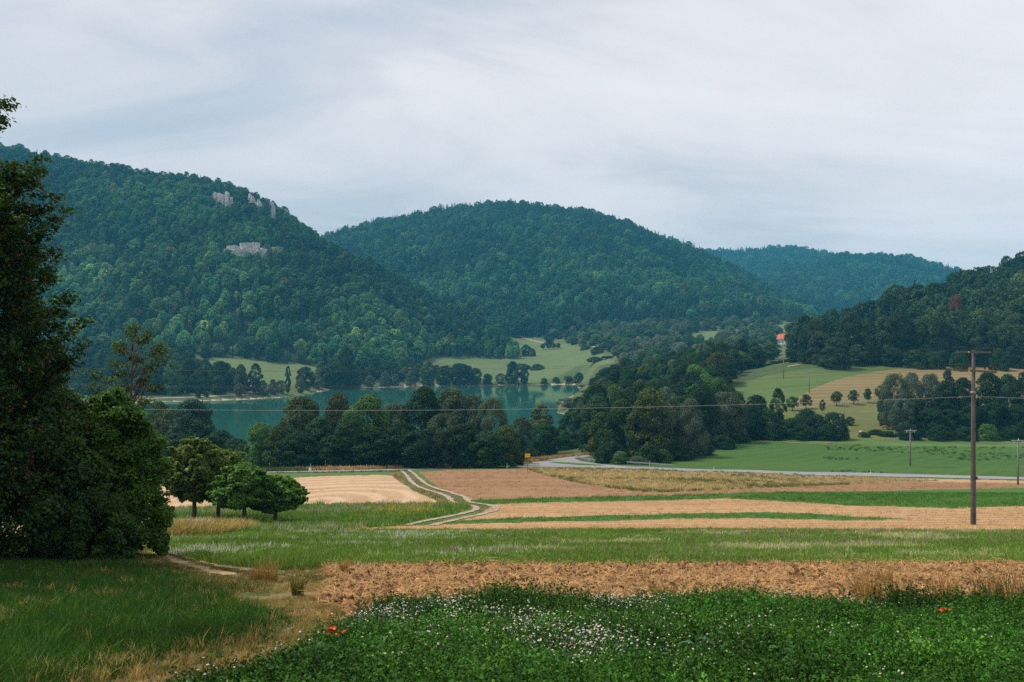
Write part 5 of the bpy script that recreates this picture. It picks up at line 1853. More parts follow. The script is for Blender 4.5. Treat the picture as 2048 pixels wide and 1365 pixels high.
# ================================================================== the near trees and bushes
M_nleaf = leaf_mat('near_leaf', transl=0.30, lo=0.5, hi=1.6, rough=0.45)
M_seed = leaf_mat('maple_seed', transl=0.15, lo=0.6, hi=1.4)


def spray(rng, c, o, n, size, spread, flat=0.5):
    """leaves of one twig end, held in loose layers"""
    P = c + rng.normal(0, 1, (n, 3)) * np.array([spread, spread, spread * flat]) + o * rng.uniform(-0.3, 0.6, (n, 1)) * spread
    nr = rng.normal(0, 0.5, (n, 3)) + np.array([0, 0, 0.8]) + o * 0.5
    return P, nr, size * rng.uniform(0.65, 1.3, n)


def near_tree(name, lab, u, D, vtop, wpx, tint, shape, seed, lobes, leaves, leaf, z0f, r0, sprigs=(), seeds=0, group=None, cat='tree', lobe_r=(0.17, 0.32), limbs=9, skew=0.0, auto=26):
    x = xD(u, D)
    zg = hz(x, D)
    k = D / F
    H = (CV - vtop) * k - zg
    Rd = wpx * k / 2
    r_ = root(name, (x, D, zg), lab, cat, group)
    rng = np.random.default_rng(seed)
    mb = MB()
    z0 = H * z0f
    mb.tube([(0, 0, -0.4), (0.03, 0, z0 * 0.5), (0, 0.02, z0 + 0.25 * (H - z0)), (0.05, 0, H * 0.9)], [r0 * 1.3, r0, r0 * 0.65, r0 * 0.1], 10)
    for j in range(limbs):
        a = j * 2.4 + rng.random()
        z = max(0.15 * H, z0 * 0.85) + (H - z0) * 0.6 * j / limbs
        L = Rd * rng.uniform(0.55, 0.85)
        mb.tube([(0, 0, z), (math.cos(a) * L * .5, math.sin(a) * L * .5, z + L * .35), (math.cos(a + .2) * L, math.sin(a + .2) * L, z + L * rng.uniform(.5, .8))], [r0 * .4, r0 * .25, r0 * .08], 6)
    P, Nn, S = [], [], []
    sprigs = list(sprigs)
    for j in range(auto):
        t, a = rng.uniform(0.1, 1.0), rng.random() * 6.283
        rr = float(ENV[shape](np.array(t))) * Rd * rng.uniform(1.0, 1.22)
        dd = math.sin(a) * rr
        px_ = x + math.cos(a) * rr + skew * t * Rd
        pz_ = zg + z0 + t * (H - z0) + (0.10 * Rd if t > 0.8 else 0)
        sprigs.append((CU + px_ / (D + dd) * F, CV - pz_ / (D + dd) * F, dd))
    for (su, sv, dd) in sprigs:                       # single boughs that reach out of the crown
        tip = np.array([(su - CU) / F * (D + dd) - x, dd, (CV - sv) / F * (D + dd) - zg])
        b = np.array([0, dd * 0.3, max(z0, tip[2] - np.hypot(tip[0], tip[1]) * 0.9)])
        mb.tube([tuple(b), tuple(b * 0.4 + tip * 0.6 + np.array([0, 0, -0.06])), tuple(tip)], [r0 * 0.22, r0 * 0.12, 0.008], 5)
        o = unit((tip - b)[None])[0]
        for t in np.linspace(0.55, 1.0, 9):
            c = b * (1 - t) + tip * t + rng.normal(0, 0.07, 3)
            q = spray(rng, c, o, 42, leaf, 0.17 * (1.25 - 0.5 * t) * Rd / 3)
            P.append(q[0]), Nn.append(q[1]), S.append(q[2])
    obj('trunk', mb.mesh('trunk', M_bark, True), r_)
    me = crown_mesh('crown', seed, H, Rd, z0, shape, lobes, leaves, leaf, lobe_r=lobe_r, mat=M_nleaf, shag=0.12, squash=0.75, skew=skew)
    c = obj('crown', me, r_)
    set_tint(c, tint)
    if P:
        v, f = leaf_quads(np.concatenate(P), np.concatenate(Nn), np.concatenate(S), rng)
        c2 = obj('outer_boughs', mesh_np('outer_boughs', v, f, {'lv': rng.random(len(f))}, M_nleaf), r_)
        set_tint(c2, tint)
    if seeds:
        n = seeds
        t = rng.random(n)
        a = rng.random(n) * 6.283
        rr = ENV[shape](t) * Rd * rng.uniform(0.86, 1.06, n)
        C = np.stack([np.cos(a) * rr, np.sin(a) * rr, z0 + t * (H - z0)], 1)
        extra = np.concatenate(P)[::110] if P else np.zeros((0, 3))
        C = np.concatenate([C, extra - np.array([0, 0, 0.12])])
        Q = (C[:, None] + rng.normal(0, 0.06, (len(C), 9, 3)) * np.array([1, 1, 1.6])).reshape(-1, 3)
        v, f = leaf_quads(Q, rng.normal(size=Q.shape), 0.085 * rng.uniform(0.7, 1.3, len(Q)), rng, 0.5)
        s_ = obj('seed_bunches', mesh_np('seed_bunches', v, f, {'lv': rng.random(len(f))}, M_seed), r_)
        set_tint(s_, (0.22, 0.085, 0.025))
        s_['kind'] = 'stuff'
    return r_


near_tree('maple_tree', 'tall dark maple with rusty seed bunches at the left edge of the picture', -120, 27.0, 312, 450, (0.036, 0.078, 0.013), 'dome', 501, 170, 52000, 0.125, 0.10, 0.22,
          sprigs=[(6, 205, 0.3), (2, 240, 0.4), (20, 338, -0.4), (45, 348, 0.3), (58, 332, -0.2), (28, 380, 0.6), (75, 385, -0.4), (95, 440, 0.3), (70, 470, -0.9), (100, 500, 0.5), (92, 560, -0.7), (130, 670, -0.3), (150, 720, 0.2), (15, 400, -1.0), (40, 440, -1.2), (82, 325, -0.6), (70, 350, 0.5), (126, 425, -0.8), (110, 395, 0.2), (30, 330, 0.8), (165, 640, -1.0), (172, 690, 0.4), (120, 520, -0.5), (60, 420, 0.1), (140, 600, 0.2)], seeds=170, auto=70)
near_tree('leafy_bush', 'big round leafy bush with bright green top right of the maple', 222, 30.0, 796, 232, (0.062, 0.140, 0.018), 'dome', 502, 110, 46000, 0.105, 0.0, 0.09, cat='bush', limbs=12,
          sprigs=[(185, 800, -0.3), (230, 792, 0.2), (285, 830, -0.5), (325, 880, 0.0), (338, 930, -0.2), (330, 990, 0.3)], group='bushes under the maple')
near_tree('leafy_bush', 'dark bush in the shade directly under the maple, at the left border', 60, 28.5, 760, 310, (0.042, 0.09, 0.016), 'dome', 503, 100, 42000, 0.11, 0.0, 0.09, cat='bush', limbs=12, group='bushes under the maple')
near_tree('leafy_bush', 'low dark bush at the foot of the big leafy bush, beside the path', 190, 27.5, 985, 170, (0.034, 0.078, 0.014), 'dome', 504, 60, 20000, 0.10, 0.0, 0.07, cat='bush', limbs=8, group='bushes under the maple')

# unseen trees, added beyond the left border to shade the grass there
for k, (x_, y_, vt_, w_, lab_) in enumerate([(-17.6, 21.5, 60, 800, 'added dark tree shading the grass just beyond the left border'), (-15.6, 14.0, -150, 1000, 'nearest of the added shade trees beyond the left border'), (-22.5, 29.5, 130, 560, 'added shade tree behind the maple beyond the left border')]):
    near_tree('broadleaf_tree', lab_, CU + F * x_ / y_, y_, vt_, w_, (0.036, 0.078, 0.013), 'round', 520 + k, 90, 20000, 0.17, 0.12, 0.2, group='added shade trees beyond the left border', auto=0)



def sparse_tree():
    D, u = 42.0, 262.0
    x = xD(u, D)
    zg = hz(x, D)
    k = D / F
    r_ = root('sparse_tree', (x, D, zg), 'thin sparse tree with bare twigs rising behind the leafy bush', 'tree')
    rng = np.random.default_rng(77)
    H = (CV - 655) * k - zg
    mb = MB()
    mb.tube([(0, 0, -0.3), (0.1, 0, H * 0.4), (0.0, 0, H * 0.7), (0.12, 0, H * 0.98)], [0.11, 0.085, 0.05, 0.012], 8)
    P, Nn, S = [], [], []
    tips = [(205, 760), (192, 745), (225, 725), (238, 700), (258, 690), (270, 655), (282, 668), (290, 705), (318, 690), (332, 712), (305, 735), (285, 760), (240, 780), (330, 770), (215, 800), (300, 800), (262, 720), (200, 790), (250, 668), (275, 680), (312, 700), (245, 745), (185, 775)]
    for (su, sv) in tips:
        dd = rng.uniform(-1.2, 1.2)
        tip = np.array([(su - u) * k, dd, (CV - sv) * k - zg])
        b = np.array([0.05, 0, max(H * 0.45, tip[2] - abs(tip[0]) * 1.1 - rng.uniform(0.4, 1.2))])
        m_ = b * 0.45 + tip * 0.55 + rng.normal(0, 0.08, 3)
        mb.tube([tuple(b), tuple(m_), tuple(tip)], [0.035, 0.02, 0.006], 5)
        for _ in range(3):
            t2 = m_ + rng.normal(0, 0.35, 3)
            mb.tube([tuple(m_), tuple(t2)], [0.012, 0.004], 4)
        for t in (0.75, 0.9, 1.0):
            q = spray(rng, m_ * (1 - t) + tip * t, np.array([0, 0, 0.3]), 34, 0.13, 0.17, 0.45)
            P.append(q[0]), Nn.append(q[1]), S.append(q[2])
    obj('trunk', mb.mesh('trunk', plain('reddish_bark', (0.13, 0.075, 0.045), 0.9, var=0.3), True), r_)
    v, f = leaf_quads(np.concatenate(P), np.concatenate(Nn), np.concatenate(S), rng)
    c = obj('crown', mesh_np('crown', v, f, {'lv': rng.random(len(f))}, M_nleaf), r_)
    set_tint(c, (0.050, 0.088, 0.030))


sparse_tree()
for u, D, vt, w, tn, shp, lab, z0f, sk in ((388, 69, 884, 112, (0.110, 0.165, 0.026), 'oval', 'upright dark olive tree, leftmost of the four meadow trees', 0.30, 0.0), (436, 73, 906, 118, (0.120, 0.185, 0.030), 'round', 'rounded olive tree, second of the four meadow trees', 0.30, 0.1),
                                           (488, 66, 936, 112, (0.075, 0.170, 0.024), 'flat', 'low spreading bright green tree, third of the four meadow trees', 0.38, 0.0), (550, 69, 962, 106, (0.085, 0.185, 0.026), 'flat', 'wide green tree with low boughs, rightmost of the four meadow trees', 0.38, 0.15)):
    near_tree('meadow_tree', lab, u, D, vt, w, tn, shp, int(u), 70, 15000, 0.19, z0f, 0.15, group='four trees on the meadow', lobe_r=(0.14, 0.30), limbs=7, skew=sk, auto=80)

# ================================================================== grass, flowers, straw
def blades(rng, n, h, w, spread, lean, lo=0.5):
    """a tuft: n bent blades"""
    a = rng.random(n) * 6.283
    r0 = spread * np.sqrt(rng.random(n))
    bx, by = np.cos(a) * r0, np.sin(a) * r0
    hh = h * rng.uniform(lo, 1.0, n)
    la = a + rng.normal(0, 0.9, n)
    lx, ly = np.cos(la) * lean * hh * rng.random(n), np.sin(la) * lean * hh * rng.random(n)
    fa = rng.random(n) * 6.283
    wx_, wy_ = np.cos(fa) * w / 2, np.sin(fa) * w / 2
    V = []
    for t, ww, q in ((0.0, 1.0, 0.0), (0.55, 0.85, 0.35), (1.0, 0.12, 1.0)):
        z = hh * t * (1 - 0.12 * q * lean)
        V.append(np.stack([bx + lx * q - wx_ * ww, by + ly * q - wy_ * ww, z], 1))
        V.append(np.stack([bx + lx * q + wx_ * ww, by + ly * q + wy_ * ww, z], 1))
    V = np.stack(V, 1).reshape(-1, 3)
    b = np.arange(n)[:, None] * 6
    Fq = np.concatenate([b + np.array([[0, 1, 3, 2]]), b + np.array([[2, 3, 5, 4]])], 0)
    return V, Fq, np.tile(rng.random(n), 2)


def tuft(name, seed, n, h, w, spread, lean, lo=0.5):
    V, Fq, lv = blades(np.random.default_rng(seed), n, h, w, spread, lean, lo)
    return mesh_np(name, V, Fq, {'lv': lv}, M_grass)


M_clover = leaf_mat('clover_leaf', transl=0.2, lo=0.45, hi=1.6, rough=0.6)


def clover(name, seed, n=95, h=0.30):
    """leafy fodder plant: stems with three-fold leaves"""
    rng = np.random.default_rng(seed)
    P, Nn, S = [], [], []
    st = MB()
    for _ in range(n):
        a, r0 = rng.random() * 6.283, 0.16 * math.sqrt(rng.random())
        hh = h * rng.uniform(0.25, 1.05)
        top = np.array([math.cos(a) * (r0 + 0.05), math.sin(a) * (r0 + 0.05), hh])
        for j in range(3):
            b = rng.random() * 6.283
            P.append(top + np.array([math.cos(b) * 0.010, math.sin(b) * 0.010, rng.normal(0, 0.02)]))
            Nn.append(np.array([math.cos(b) * 0.4, math.sin(b) * 0.4, 1.0]) + rng.normal(0, 0.35, 3))
            S.append(0.024 * rng.uniform(0.7, 1.3))
    v, f = leaf_quads(np.array(P), np.array(Nn), np.array(S), rng, 0.62)
    V2, F2, l2 = blades(rng, 14, h * 0.9, 0.008, 0.15, 0.3)
    lv = np.concatenate([rng.random(len(f)), l2 * 0.5])
    return mesh_np(name, np.concatenate([v, V2]), np.concatenate([f, F2 + len(v)]), {'lv': lv}, M_clover)


def sample(n, u0, u1, D0, D1, seed, test):
    rng = np.random.default_rng(seed)
    u = rng.uniform(u0, u1, n)
    D = rng.uniform(D0, D1, n)
    x = (u - CU) / F * D
    z = land(x, D)
    v = CV - F * z / D
    m = test(u, v, D, x)
    return x[m], D[m], z[m], u[m], v[m]


def lay(name, label, x, y, z, tint, meshes, s0, s1, seed, lean=0.12, cat='grass', idx=None, zoff=-0.02, size=None):
    rng = np.random.default_rng(seed)
    n = len(x)
    if n == 0:
        return
    rot = np.stack([rng.normal(0, lean, n), rng.normal(0, lean, n), rng.random(n) * 6.283], 1)
    s = rng.uniform(s0, s1, n) * (1.0 if size is None else size)
    scl = np.stack([s, s, s * rng.uniform(0.8, 1.2, n)], 1)
    ii = rng.integers(0, len(meshes), n) if idx is None else idx
    scatter(name, np.stack([x, y, z + zoff], 1), rot, scl, ii, tint, meshes, label, cat=cat)


inp = lambda poly: (lambda u, v, D, x: pip(u, v, poly))
G_SHORT = [tuft('grass_tuft', 900 + k, 26, 0.24, 0.012, 0.13, 0.9) for k in range(3)]
G_LONG = [tuft('long_grass_tuft', 910 + k, 24, 0.42, 0.011, 0.12, 1.0, 0.4) for k in range(3)]
G_FAR = [tuft('meadow_tuft', 920 + k, 22, 0.30, 0.03, 0.26, 0.8) for k in range(3)]
G_VFAR = [tuft('coarse_tuft', 930 + k, 24, 0.75, 0.07, 0.55, 0.7) for k in range(3)]
C_PL = [clover('clover_plant', 940 + k) for k in range(4)]

# clover bed in front
cx, cy_, cz, cu, cv = sample(21000, -50, 2250, 5.0, 15.6, 31, inp(P_clover))
rng_ = np.random.default_rng(32)
tn = np.array([0.034, 0.104, 0.012]) * rng_.uniform(0.55, 1.45, (len(cx), 1)) * (1 + 1.5 * fbm(cx * 0.9, cy_ * 0.9, 3))[:, None]
tn[rng_.random(len(cx)) < 0.08] *= np.array([1.9, 1.5, 1.3])
lay('clover', 'leafy dark green clover filling the flower bed in the foreground', cx, cy_, cz, tn, C_PL, 0.6, 1.25, 33, 0.14, cat='clover', size=1.05 + 0.9 * fbm(cx * 1.3 + 4, cy_ * 1.3, 2))


wx_, wy_, wz_, _, _ = sample(8000, -50, 2250, 5.0, 15.6, 35, inp(P_clover))
lay('bed_grass', 'thin grass growing between the clover', wx_, wy_, wz_, np.array([0.045, 0.105, 0.018]) * np.random.default_rng(36).uniform(0.5, 1.7, (len(wx_), 1)), G_LONG, 0.5, 0.95, 37, 0.15)


# chamomile heads
def flower_mat():
    m, n, l, out = new_mat('flower_petal')
    at = N(n, 'ShaderNodeAttribute', attribute_type='GEOMETRY', attribute_name='lv')
    r = ramp(n, [(0.0, (0.05, 0.12, 0.03)), (0.25, (0.62, 0.36, 0.02)), (0.5, (0.80, 0.80, 0.76)), (0.75, (0.42, 0.16, 0.24))], 'CONSTANT')
    l.new(at.outputs['Fac'], r.inputs[0])
    p = N(n, 'ShaderNodeBsdfPrincipled', i_Roughness=0.6)
    l.new(r.outputs[0], p.inputs['Base Color'])
    l.new(p.outputs[0], out.inputs['Surface'])
    return m


M_flow = flower_mat()


def daisy_cluster(name, seed, heads, h=0.34, rad=0.0095, kind='daisy'):
    rng = np.random.default_rng(seed)
    V, Fq, lv = [], [], []
    for _ in range(heads):
        a, r0 = rng.random() * 6.283, 0.14 * math.sqrt(rng.random())
        hh = h * rng.uniform(0.75, 1.1)
        c = np.array([math.cos(a) * r0, math.sin(a) * r0, hh])
        nrm = unit((rng.normal(0, 0.35, 3) + np.array([0, -0.25, 1]))[None])[0]
        t = unit(np.cross(nrm, [1.0, 0.2, 0.1])[None])[0]
        b_ = np.cross(nrm, t)
        # stem
        k = len(V)
        V += [c * [0.6, 0.6, 0] + [-.003, 0, 0], c * [0.6, 0.6, 0] + [.003, 0, 0], c + [.003, 0, 0], c + [-.003, 0, 0]]
        Fq.append((k, k + 1, k + 2, k + 3)), lv.append(0.05)
        if kind == 'daisy':
            npet = 8
            for j in range(npet):
                ang = 2 * math.pi * j / npet
                d0, d1 = t * math.cos(ang) + b_ * math.sin(ang), t * math.cos(ang + 0.6) + b_ * math.sin(ang + 0.6)
                k = len(V)
                dm = (d0 + d1) / 2
                V += [c, c + d0 * rad * 0.8, c + dm * rad * 1.15 - nrm * 0.002, c + d1 * rad * 0.8]
                Fq.append((k, k + 1, k + 2, k + 3)), lv.append(0.55)
            k = len(V)
            V += [c + nrm * 0.003 + t * .005, c + nrm * 0.005 + b_ * .005, c + nrm * 0.003 - t * .005, c + nrm * 0.005 - b_ * .005]
            Fq.append((k, k + 1, k + 2, k + 3)), lv.append(0.3)
        else:                                           # round head of a red clover or a yellow composite
            val = 0.9 if kind == 'pink' else 0.3
            for j in range(5):
                ang = 2 * math.pi * j / 5
                d0, d1 = t * math.cos(ang) + b_ * math.sin(ang), t * math.cos(ang + 1.256) + b_ * math.sin(ang + 1.256)
                k = len(V)
                V += [c - nrm * rad * .5, c + d0 * rad * 0.8, c + nrm * rad * 0.9, c + d1 * rad * 0.8]
                Fq.append((k, k + 1, k + 2, k + 3)), lv.append(val)
    return mesh_np(name, np.array(V), np.array(Fq), {'lv': np.array(lv)}, M_flow)


DZ = [daisy_cluster('chamomile', 950 + k, 7 + k) for k in range(3)]
PK = [daisy_cluster('red_clover', 955 + k, 2, 0.33, 0.013, 'pink') for k in range(2)]
YL = [daisy_cluster('yellow_flower', 958 + k, 3, 0.34, 0.012, 'yellow') for k in range(2)]


def daisy_density(u, v, D, x):
    d = np.zeros_like(u)
    for (a, b, su, sv, w) in ((1000, 1262, 210, 36, .55), (1110, 1330, 220, 40, .5), (900, 1290, 170, 50, 0.4), (1200, 1300, 140, 50, 0.5), (1370, 1310, 80, 24, .8), (1330, 1290, 60, 20, .6), (1520, 1320, 120, 16, .5), (720, 1285, 80, 45, 0.4),
                              (1350, 1225, 420, 16, 0.55), (850, 1245, 130, 14, 0.4), (1660, 1222, 160, 12, 0.45), (1420, 1262, 50, 16, .35), (560, 1345, 140, 25, 0.15)):
        d += w * np.exp(-((u - a) / su) ** 2 - ((v - 18 - b) / sv) ** 2)
    d += 0.04
    d *= 0.35 + 1.6 * np.clip(fbm(x * 1.6, D * 1.6, 2) + 0.25, 0, 1)
    return pip(u, v, P_clover) & (np.random.default_rng(8).random(len(u)) < d)


fx_, fy_, fz_, _, _ = sample(13000, 250, 2100, 6.2, 15.4, 41, daisy_density)
lay('chamomile_flowers', 'white chamomile flowers with yellow centres scattered over the clover', fx_, fy_, fz_, np.ones((len(fx_), 3)), DZ, 0.85, 1.2, 42, 0.08, cat='flowers')
fx_, fy_, fz_, _, _ = sample(170, 250, 2100, 6.2, 15.4, 43, inp(P_clover))
lay('red_clover_flowers', 'small pink clover heads dotted over the clover', fx_, fy_, fz_, np.ones((len(fx_), 3)), PK, 0.85, 1.2, 44, 0.08, cat='flowers')

# grass on the left, dry grass on the trodden path
def dark_meadow(u, v, D, x):
    return ~pip(u, v, P_clover) & ~pip(u, v, P_cloddy) & ~pip(u, v, P_flower) & (D < 46) & (u < 720) & (v > 1068)


gx_, gy_, gz_, gu, gv = sample(36000, -160, 740, 5.5, 44, 51, dark_meadow)
onp = pip(gu, gv, P_grasspath)
dist = poly_dist(gu, gv, [(p_[0], p_[1]) for p_ in P_grasspath])
dry = np.where(onp, np.clip(0.42 + dist / 60, 0, 1), np.clip(0.55 - dist / 60, 0, 1))
dry = dry + 0.7 * fbm(gx_ * 0.8, gy_ * 0.8, 3)
r5 = np.random.default_rng(52)
isdry = r5.random(len(gx_)) < np.clip(dry, 0, 0.9)
tint = np.where(isdry[:, None], np.array([0.40, 0.265, 0.115]), np.array([0.033, 0.092, 0.013])) * r5.uniform(0.65, 1.35, (len(gx_), 1))
tint = tint * (1 + 1.2 * fbm(gx_ * 0.5 + 9, gy_ * 0.5, 3))[:, None]
ol_ = (~isdry) & (r5.random(len(gx_)) < 0.2)
tint[ol_] *= np.array([1.9, 1.25, 1.2])
keep = ~(onp & (r5.random(len(gx_)) < 0.12))
RUTS = [[(275, 1086), (300, 1100), (350, 1122), (410, 1140), (470, 1152)], [(296, 1082), (325, 1097), (375, 1114), (430, 1130), (500, 1140), (560, 1145)], [(480, 1196), (560, 1193), (640, 1190), (690, 1184)]]
for q_ in RUTS:
    keep &= ~(poly_dist(gu, gv * 2.2, [(a, b * 2.2) for a, b in q_], False) < 11)
lay('grass', 'long green and straw coloured grass on the left foreground meadow', gx_[keep], gy_[keep], gz_[keep], tint[keep], G_SHORT + G_LONG, 0.5, 1.0, 53, 0.18, idx=np.where((r5.random(keep.sum()) < 0.93) | isdry[keep], r5.integers(0, 3, keep.sum()), r5.integers(3, 6, keep.sum())), size=np.where(onp[keep], 0.5, np.clip(0.5 + dist[keep] / 60, 0.5, 1.0)))
fx_, fy_, fz_, _, _ = sample(420, -100, 640, 12, 34, 54, dark_meadow)
lay('yellow_meadow_flowers', 'tiny yellow flowers in the dark grass on the left', fx_, fy_, fz_, np.ones((len(fx_), 3)), YL, 0.5, 0.8, 55, 0.1, cat='flowers')

# flower meadow strip
mx_, my_, mz_, mu, mv = sample(36000, 250, 2250, 24, 56, 61, inp(P_flower))
r6 = np.random.default_rng(62)
base = np.array([0.165, 0.262, 0.046]) * r6.uniform(0.7, 1.3, (len(mx_), 1)) * (1 + 0.5 * fbm(mx_ * .3, my_ * .3, 2))[:, None]
edge = sstep(1112, 1126, mv)
cream = sstep(0.05, 0.16, fbm(mx_ * 0.22 + 3, my_ * 0.45 + 8, 3)) * (1 - edge) * sstep(900, 1150, mu)
mauve = sstep(0.04, 0.15, fbm(mx_ * 0.11 + 30, my_ * 0.40 + 2, 3)) * (1 - edge) * sstep(700, 1000, mu)
white = sstep(0.0, 0.15, fbm(mx_ * 0.2 + 60, my_ * 0.5, 3)) * (1 - edge) * (1 - sstep(900, 1150, mu))
roll = r6.random(len(mx_))
base = np.where((roll < cream * 0.8)[:, None], np.array([0.50, 0.48, 0.25]), base)
base = np.where(((roll > 0.6) & (r6.random(len(mx_)) < mauve * 0.9))[:, None], np.array([0.34, 0.24, 0.21]), base)
base = np.where(((roll > 0.5) & (r6.random(len(mx_)) < white * 0.75))[:, None], np.array([0.60, 0.60, 0.52]), base)
lay('meadow_grass', 'flowering grass of the light green meadow strip', mx_, my_, mz_, base, G_FAR, 0.5, 0.9, 63, 0.15)

# clods and straw on the ploughed strip
def clod(name, seed):
    rng = np.random.default_rng(seed)
    V, Fc = [], []
    na, nz_ = 8, 4
    for j in range(nz_ + 1):
        t = j / nz_
        rr = math.sin(0.35 + t * 2.6)
        for i in range(na):
            a = 2 * math.pi * i / na
            q = rr * rng.uniform(0.7, 1.2)
            V.append((math.cos(a) * 0.10 * q, math.sin(a) * 0.08 * q, (t - 0.25) * 0.12 * rng.uniform(0.85, 1.15)))
    for j in range(nz_):
        for i in range(na):
            Fc.append((j * na + i, j * na + (i + 1) % na, (j + 1) * na + (i + 1) % na, (j + 1) * na + i))
    return mesh_np(name, np.array(V), np.array(Fc), {'lv': rng.random(len(Fc))}, M_clod)


M_clod = leaf_mat('soil_clod', transl=0.0, lo=0.75, hi=1.25, rough=0.95)
CL = [clod('clod', 970 + k) for k in range(4)]
kx, ky, kz, ku, kv = sample(13000, 560, 2250, 13.5, 27, 71, inp(P_cloddy))
r7 = np.random.default_rng(72)
tc_ = np.where((r7.random(len(kx)) < 0.42)[:, None], np.array([0.095, 0.046, 0.021]), np.array([0.34, 0.185, 0.075])) * r7.uniform(0.7, 1.3, (len(kx), 1))
lay('soil_clods', 'brown clods of soil on the ploughed strip', kx, ky, kz, tc_, CL, 0.35, 1.2, 73, 0.4, cat='clods', zoff=0.03)
STRAW = []
for k in range(3):
    rg = np.random.default_rng(980 + k)
    n_ = 26
    c_ = rg.normal(0, 0.13, (n_, 3)) * np.array([1, 1, 0.12]) + np.array([0, 0, 0.05])
    a_ = rg.random(n_) * 6.283
    d_ = np.stack([np.cos(a_), np.sin(a_), rg.normal(0, 0.35, n_)], 1) * rg.uniform(0.05, 0.14, (n_, 1))
    w_ = np.stack([-np.sin(a_), np.cos(a_), np.full(n_, 0.4)], 1) * 0.0035
    V = np.stack([c_ - d_ - w_, c_ - d_ + w_, c_ + d_ + w_, c_ + d_ - w_], 1).reshape(-1, 3)
    STRAW.append(mesh_np('straw', V, np.arange(n_ * 4).reshape(-1, 4), {'lv': rg.random(n_)}, M_grass))
sx_, sy_, sz_, su_, sv_ = sample(4200, 540, 2250, 13.5, 27, 74, inp(P_cloddy))
lay('straw', 'loose straw strewn over the ploughed strip', sx_, sy_, sz_, np.array([0.50, 0.30, 0.135]) * np.random.default_rng(75).uniform(0.6, 1.25, (len(sx_), 1)), STRAW, 0.7, 1.3, 76, 0.15, cat='straw', zoff=0.02)

# the meadow behind, the weeds, the verges
def far_meadow(u, v, D, x):
    m = (D > 44) & (v > 1008) & (u < 1000)
    for nm, poly, mt, dr in NEAR:
        if nm not in ('field_verge',):
            m &= ~pip(u, v, poly)
    m &= poly_dist(x, D, TRACK[0][::4], False) > 1.6
    return m


ax_, ay_, az_, au, av = sample(11000, 150, 1000, 44, 98, 81, far_meadow)
r8 = np.random.default_rng(82)
ta = np.array([0.145, 0.245, 0.048]) * r8.uniform(0.7, 1.3, (len(ax_), 1))
wp = sstep(0.02, 0.16, fbm(ax_ * 0.09, ay_ * 0.16, 3))
ta = np.where((r8.random(len(ax_)) < wp * 0.5)[:, None], np.array([0.33, 0.34, 0.22]), ta)
yp = np.exp(-((au - 800) / 70) ** 2 - ((av - 1024) / 7) ** 2) + 0.5 * np.exp(-((au - 720) / 40) ** 2 - ((av - 1038) / 3) ** 2)
ta = np.where((r8.random(len(ax_)) < yp * 0.5)[:, None], np.array([0.55, 0.38, 0.02]), ta)
lay('meadow_grass', 'grass and yellow flowers on the meadow beyond the four trees', ax_, ay_, az_, ta, G_FAR, 1.0, 1.7, 83, 0.15)


def weeds(u, v, D, x):
    return pip(u, v, [(255, 1082), (262, 1066), (320, 1056), (420, 1050), (490, 1050), (505, 1064), (430, 1074), (330, 1082)])


bx_, by_, bz_, bu, bv = sample(5200, 250, 520, 44, 66, 85, weeds)
tb = np.where((np.random.default_rng(3).random(len(bx_)) < 0.6)[:, None], np.array([0.46, 0.31, 0.12]), np.array([0.20, 0.19, 0.05])) * np.random.default_rng(86).uniform(0.7, 1.3, (len(bx_), 1))
tb = np.where(((bv < 1062) & (bu < 420) & (np.random.default_rng(5).random(len(bx_)) < 0.35))[:, None], np.array([0.60, 0.58, 0.48]), tb)
lay('tall_weeds', 'tall yellow weeds with white flowers in front of the four trees', bx_, by_, bz_, tb, [tuft('weed', 988 + k, 20, 0.55, 0.03, 0.24, 0.9, 0.3) for k in range(3)], 0.8, 1.4, 87, 0.12, cat='weeds')


def offset_line(P, o0, o1, n, seed, a=0.0, b=1.0):
    rng = np.random.default_rng(seed)
    d = np.gradient(P, axis=0)
    d /= np.linalg.norm(d, axis=1, keepdims=True)
    nr = np.stack([-d[:, 1], d[:, 0]], 1)
    i = (rng.uniform(a, b, n) * (len(P) - 1)).astype(int)
    q = P[i] + nr[i] * rng.uniform(o0, o1, (n, 1)) + rng.normal(0, 0.4, (n, 2))
    return q[:, 0], q[:, 1]


vx, vy = offset_line(ROAD, 4.2, 9.5, 2600, 91)
uu = u_of(vx, vy)
m_ = (uu > 480) & (uu < 1000)
vx, vy, uu = vx[m_], vy[m_], uu[m_]
x2, y2 = offset_line(SIDE, 4.0, 8.0, 700, 92)
vx, vy = np.concatenate([vx, x2]), np.concatenate([vy, y2])
r9 = np.random.default_rng(93)
g_ = sstep(-0.05, 0.12, fbm(vx * 0.06, vy * 0.06, 2) + 0.10 * sstep(650, 900, u_of(vx, vy)))
tv = np.where((r9.random(len(vx)) < g_)[:, None], np.array([0.50, 0.31, 0.12]), np.array([0.10, 0.135, 0.04])) * r9.uniform(0.65, 1.3, (len(vx), 1))
lay('roadside_grass', 'tall golden grass on the verge between road and belt', vx, vy, land(vx, vy), tv, G_VFAR, 0.9, 1.5, 94, 0.12)
vx, vy = offset_line(ROAD, -9, -4.4, 1500, 95)
uu = u_of(vx, vy)
m_ = (uu > 540) & (uu < 815)
vx, vy = vx[m_], vy[m_]
tv = np.where((r9.random(len(vx)) < 0.55)[:, None], np.array([0.24, 0.19, 0.075]), np.array([0.10, 0.135, 0.04])) * r9.uniform(0.6, 1.3, (len(vx), 1))
lay('bank_grass', 'brownish grass on the bank between stubble field and road', vx, vy, land(vx, vy), tv, G_VFAR, 0.3, 0.6, 96, 0.12)
jx_, jy_, jz_, ju, jv = sample(7000, 1040, 1900, 105, 235, 97, inp(P_dry))
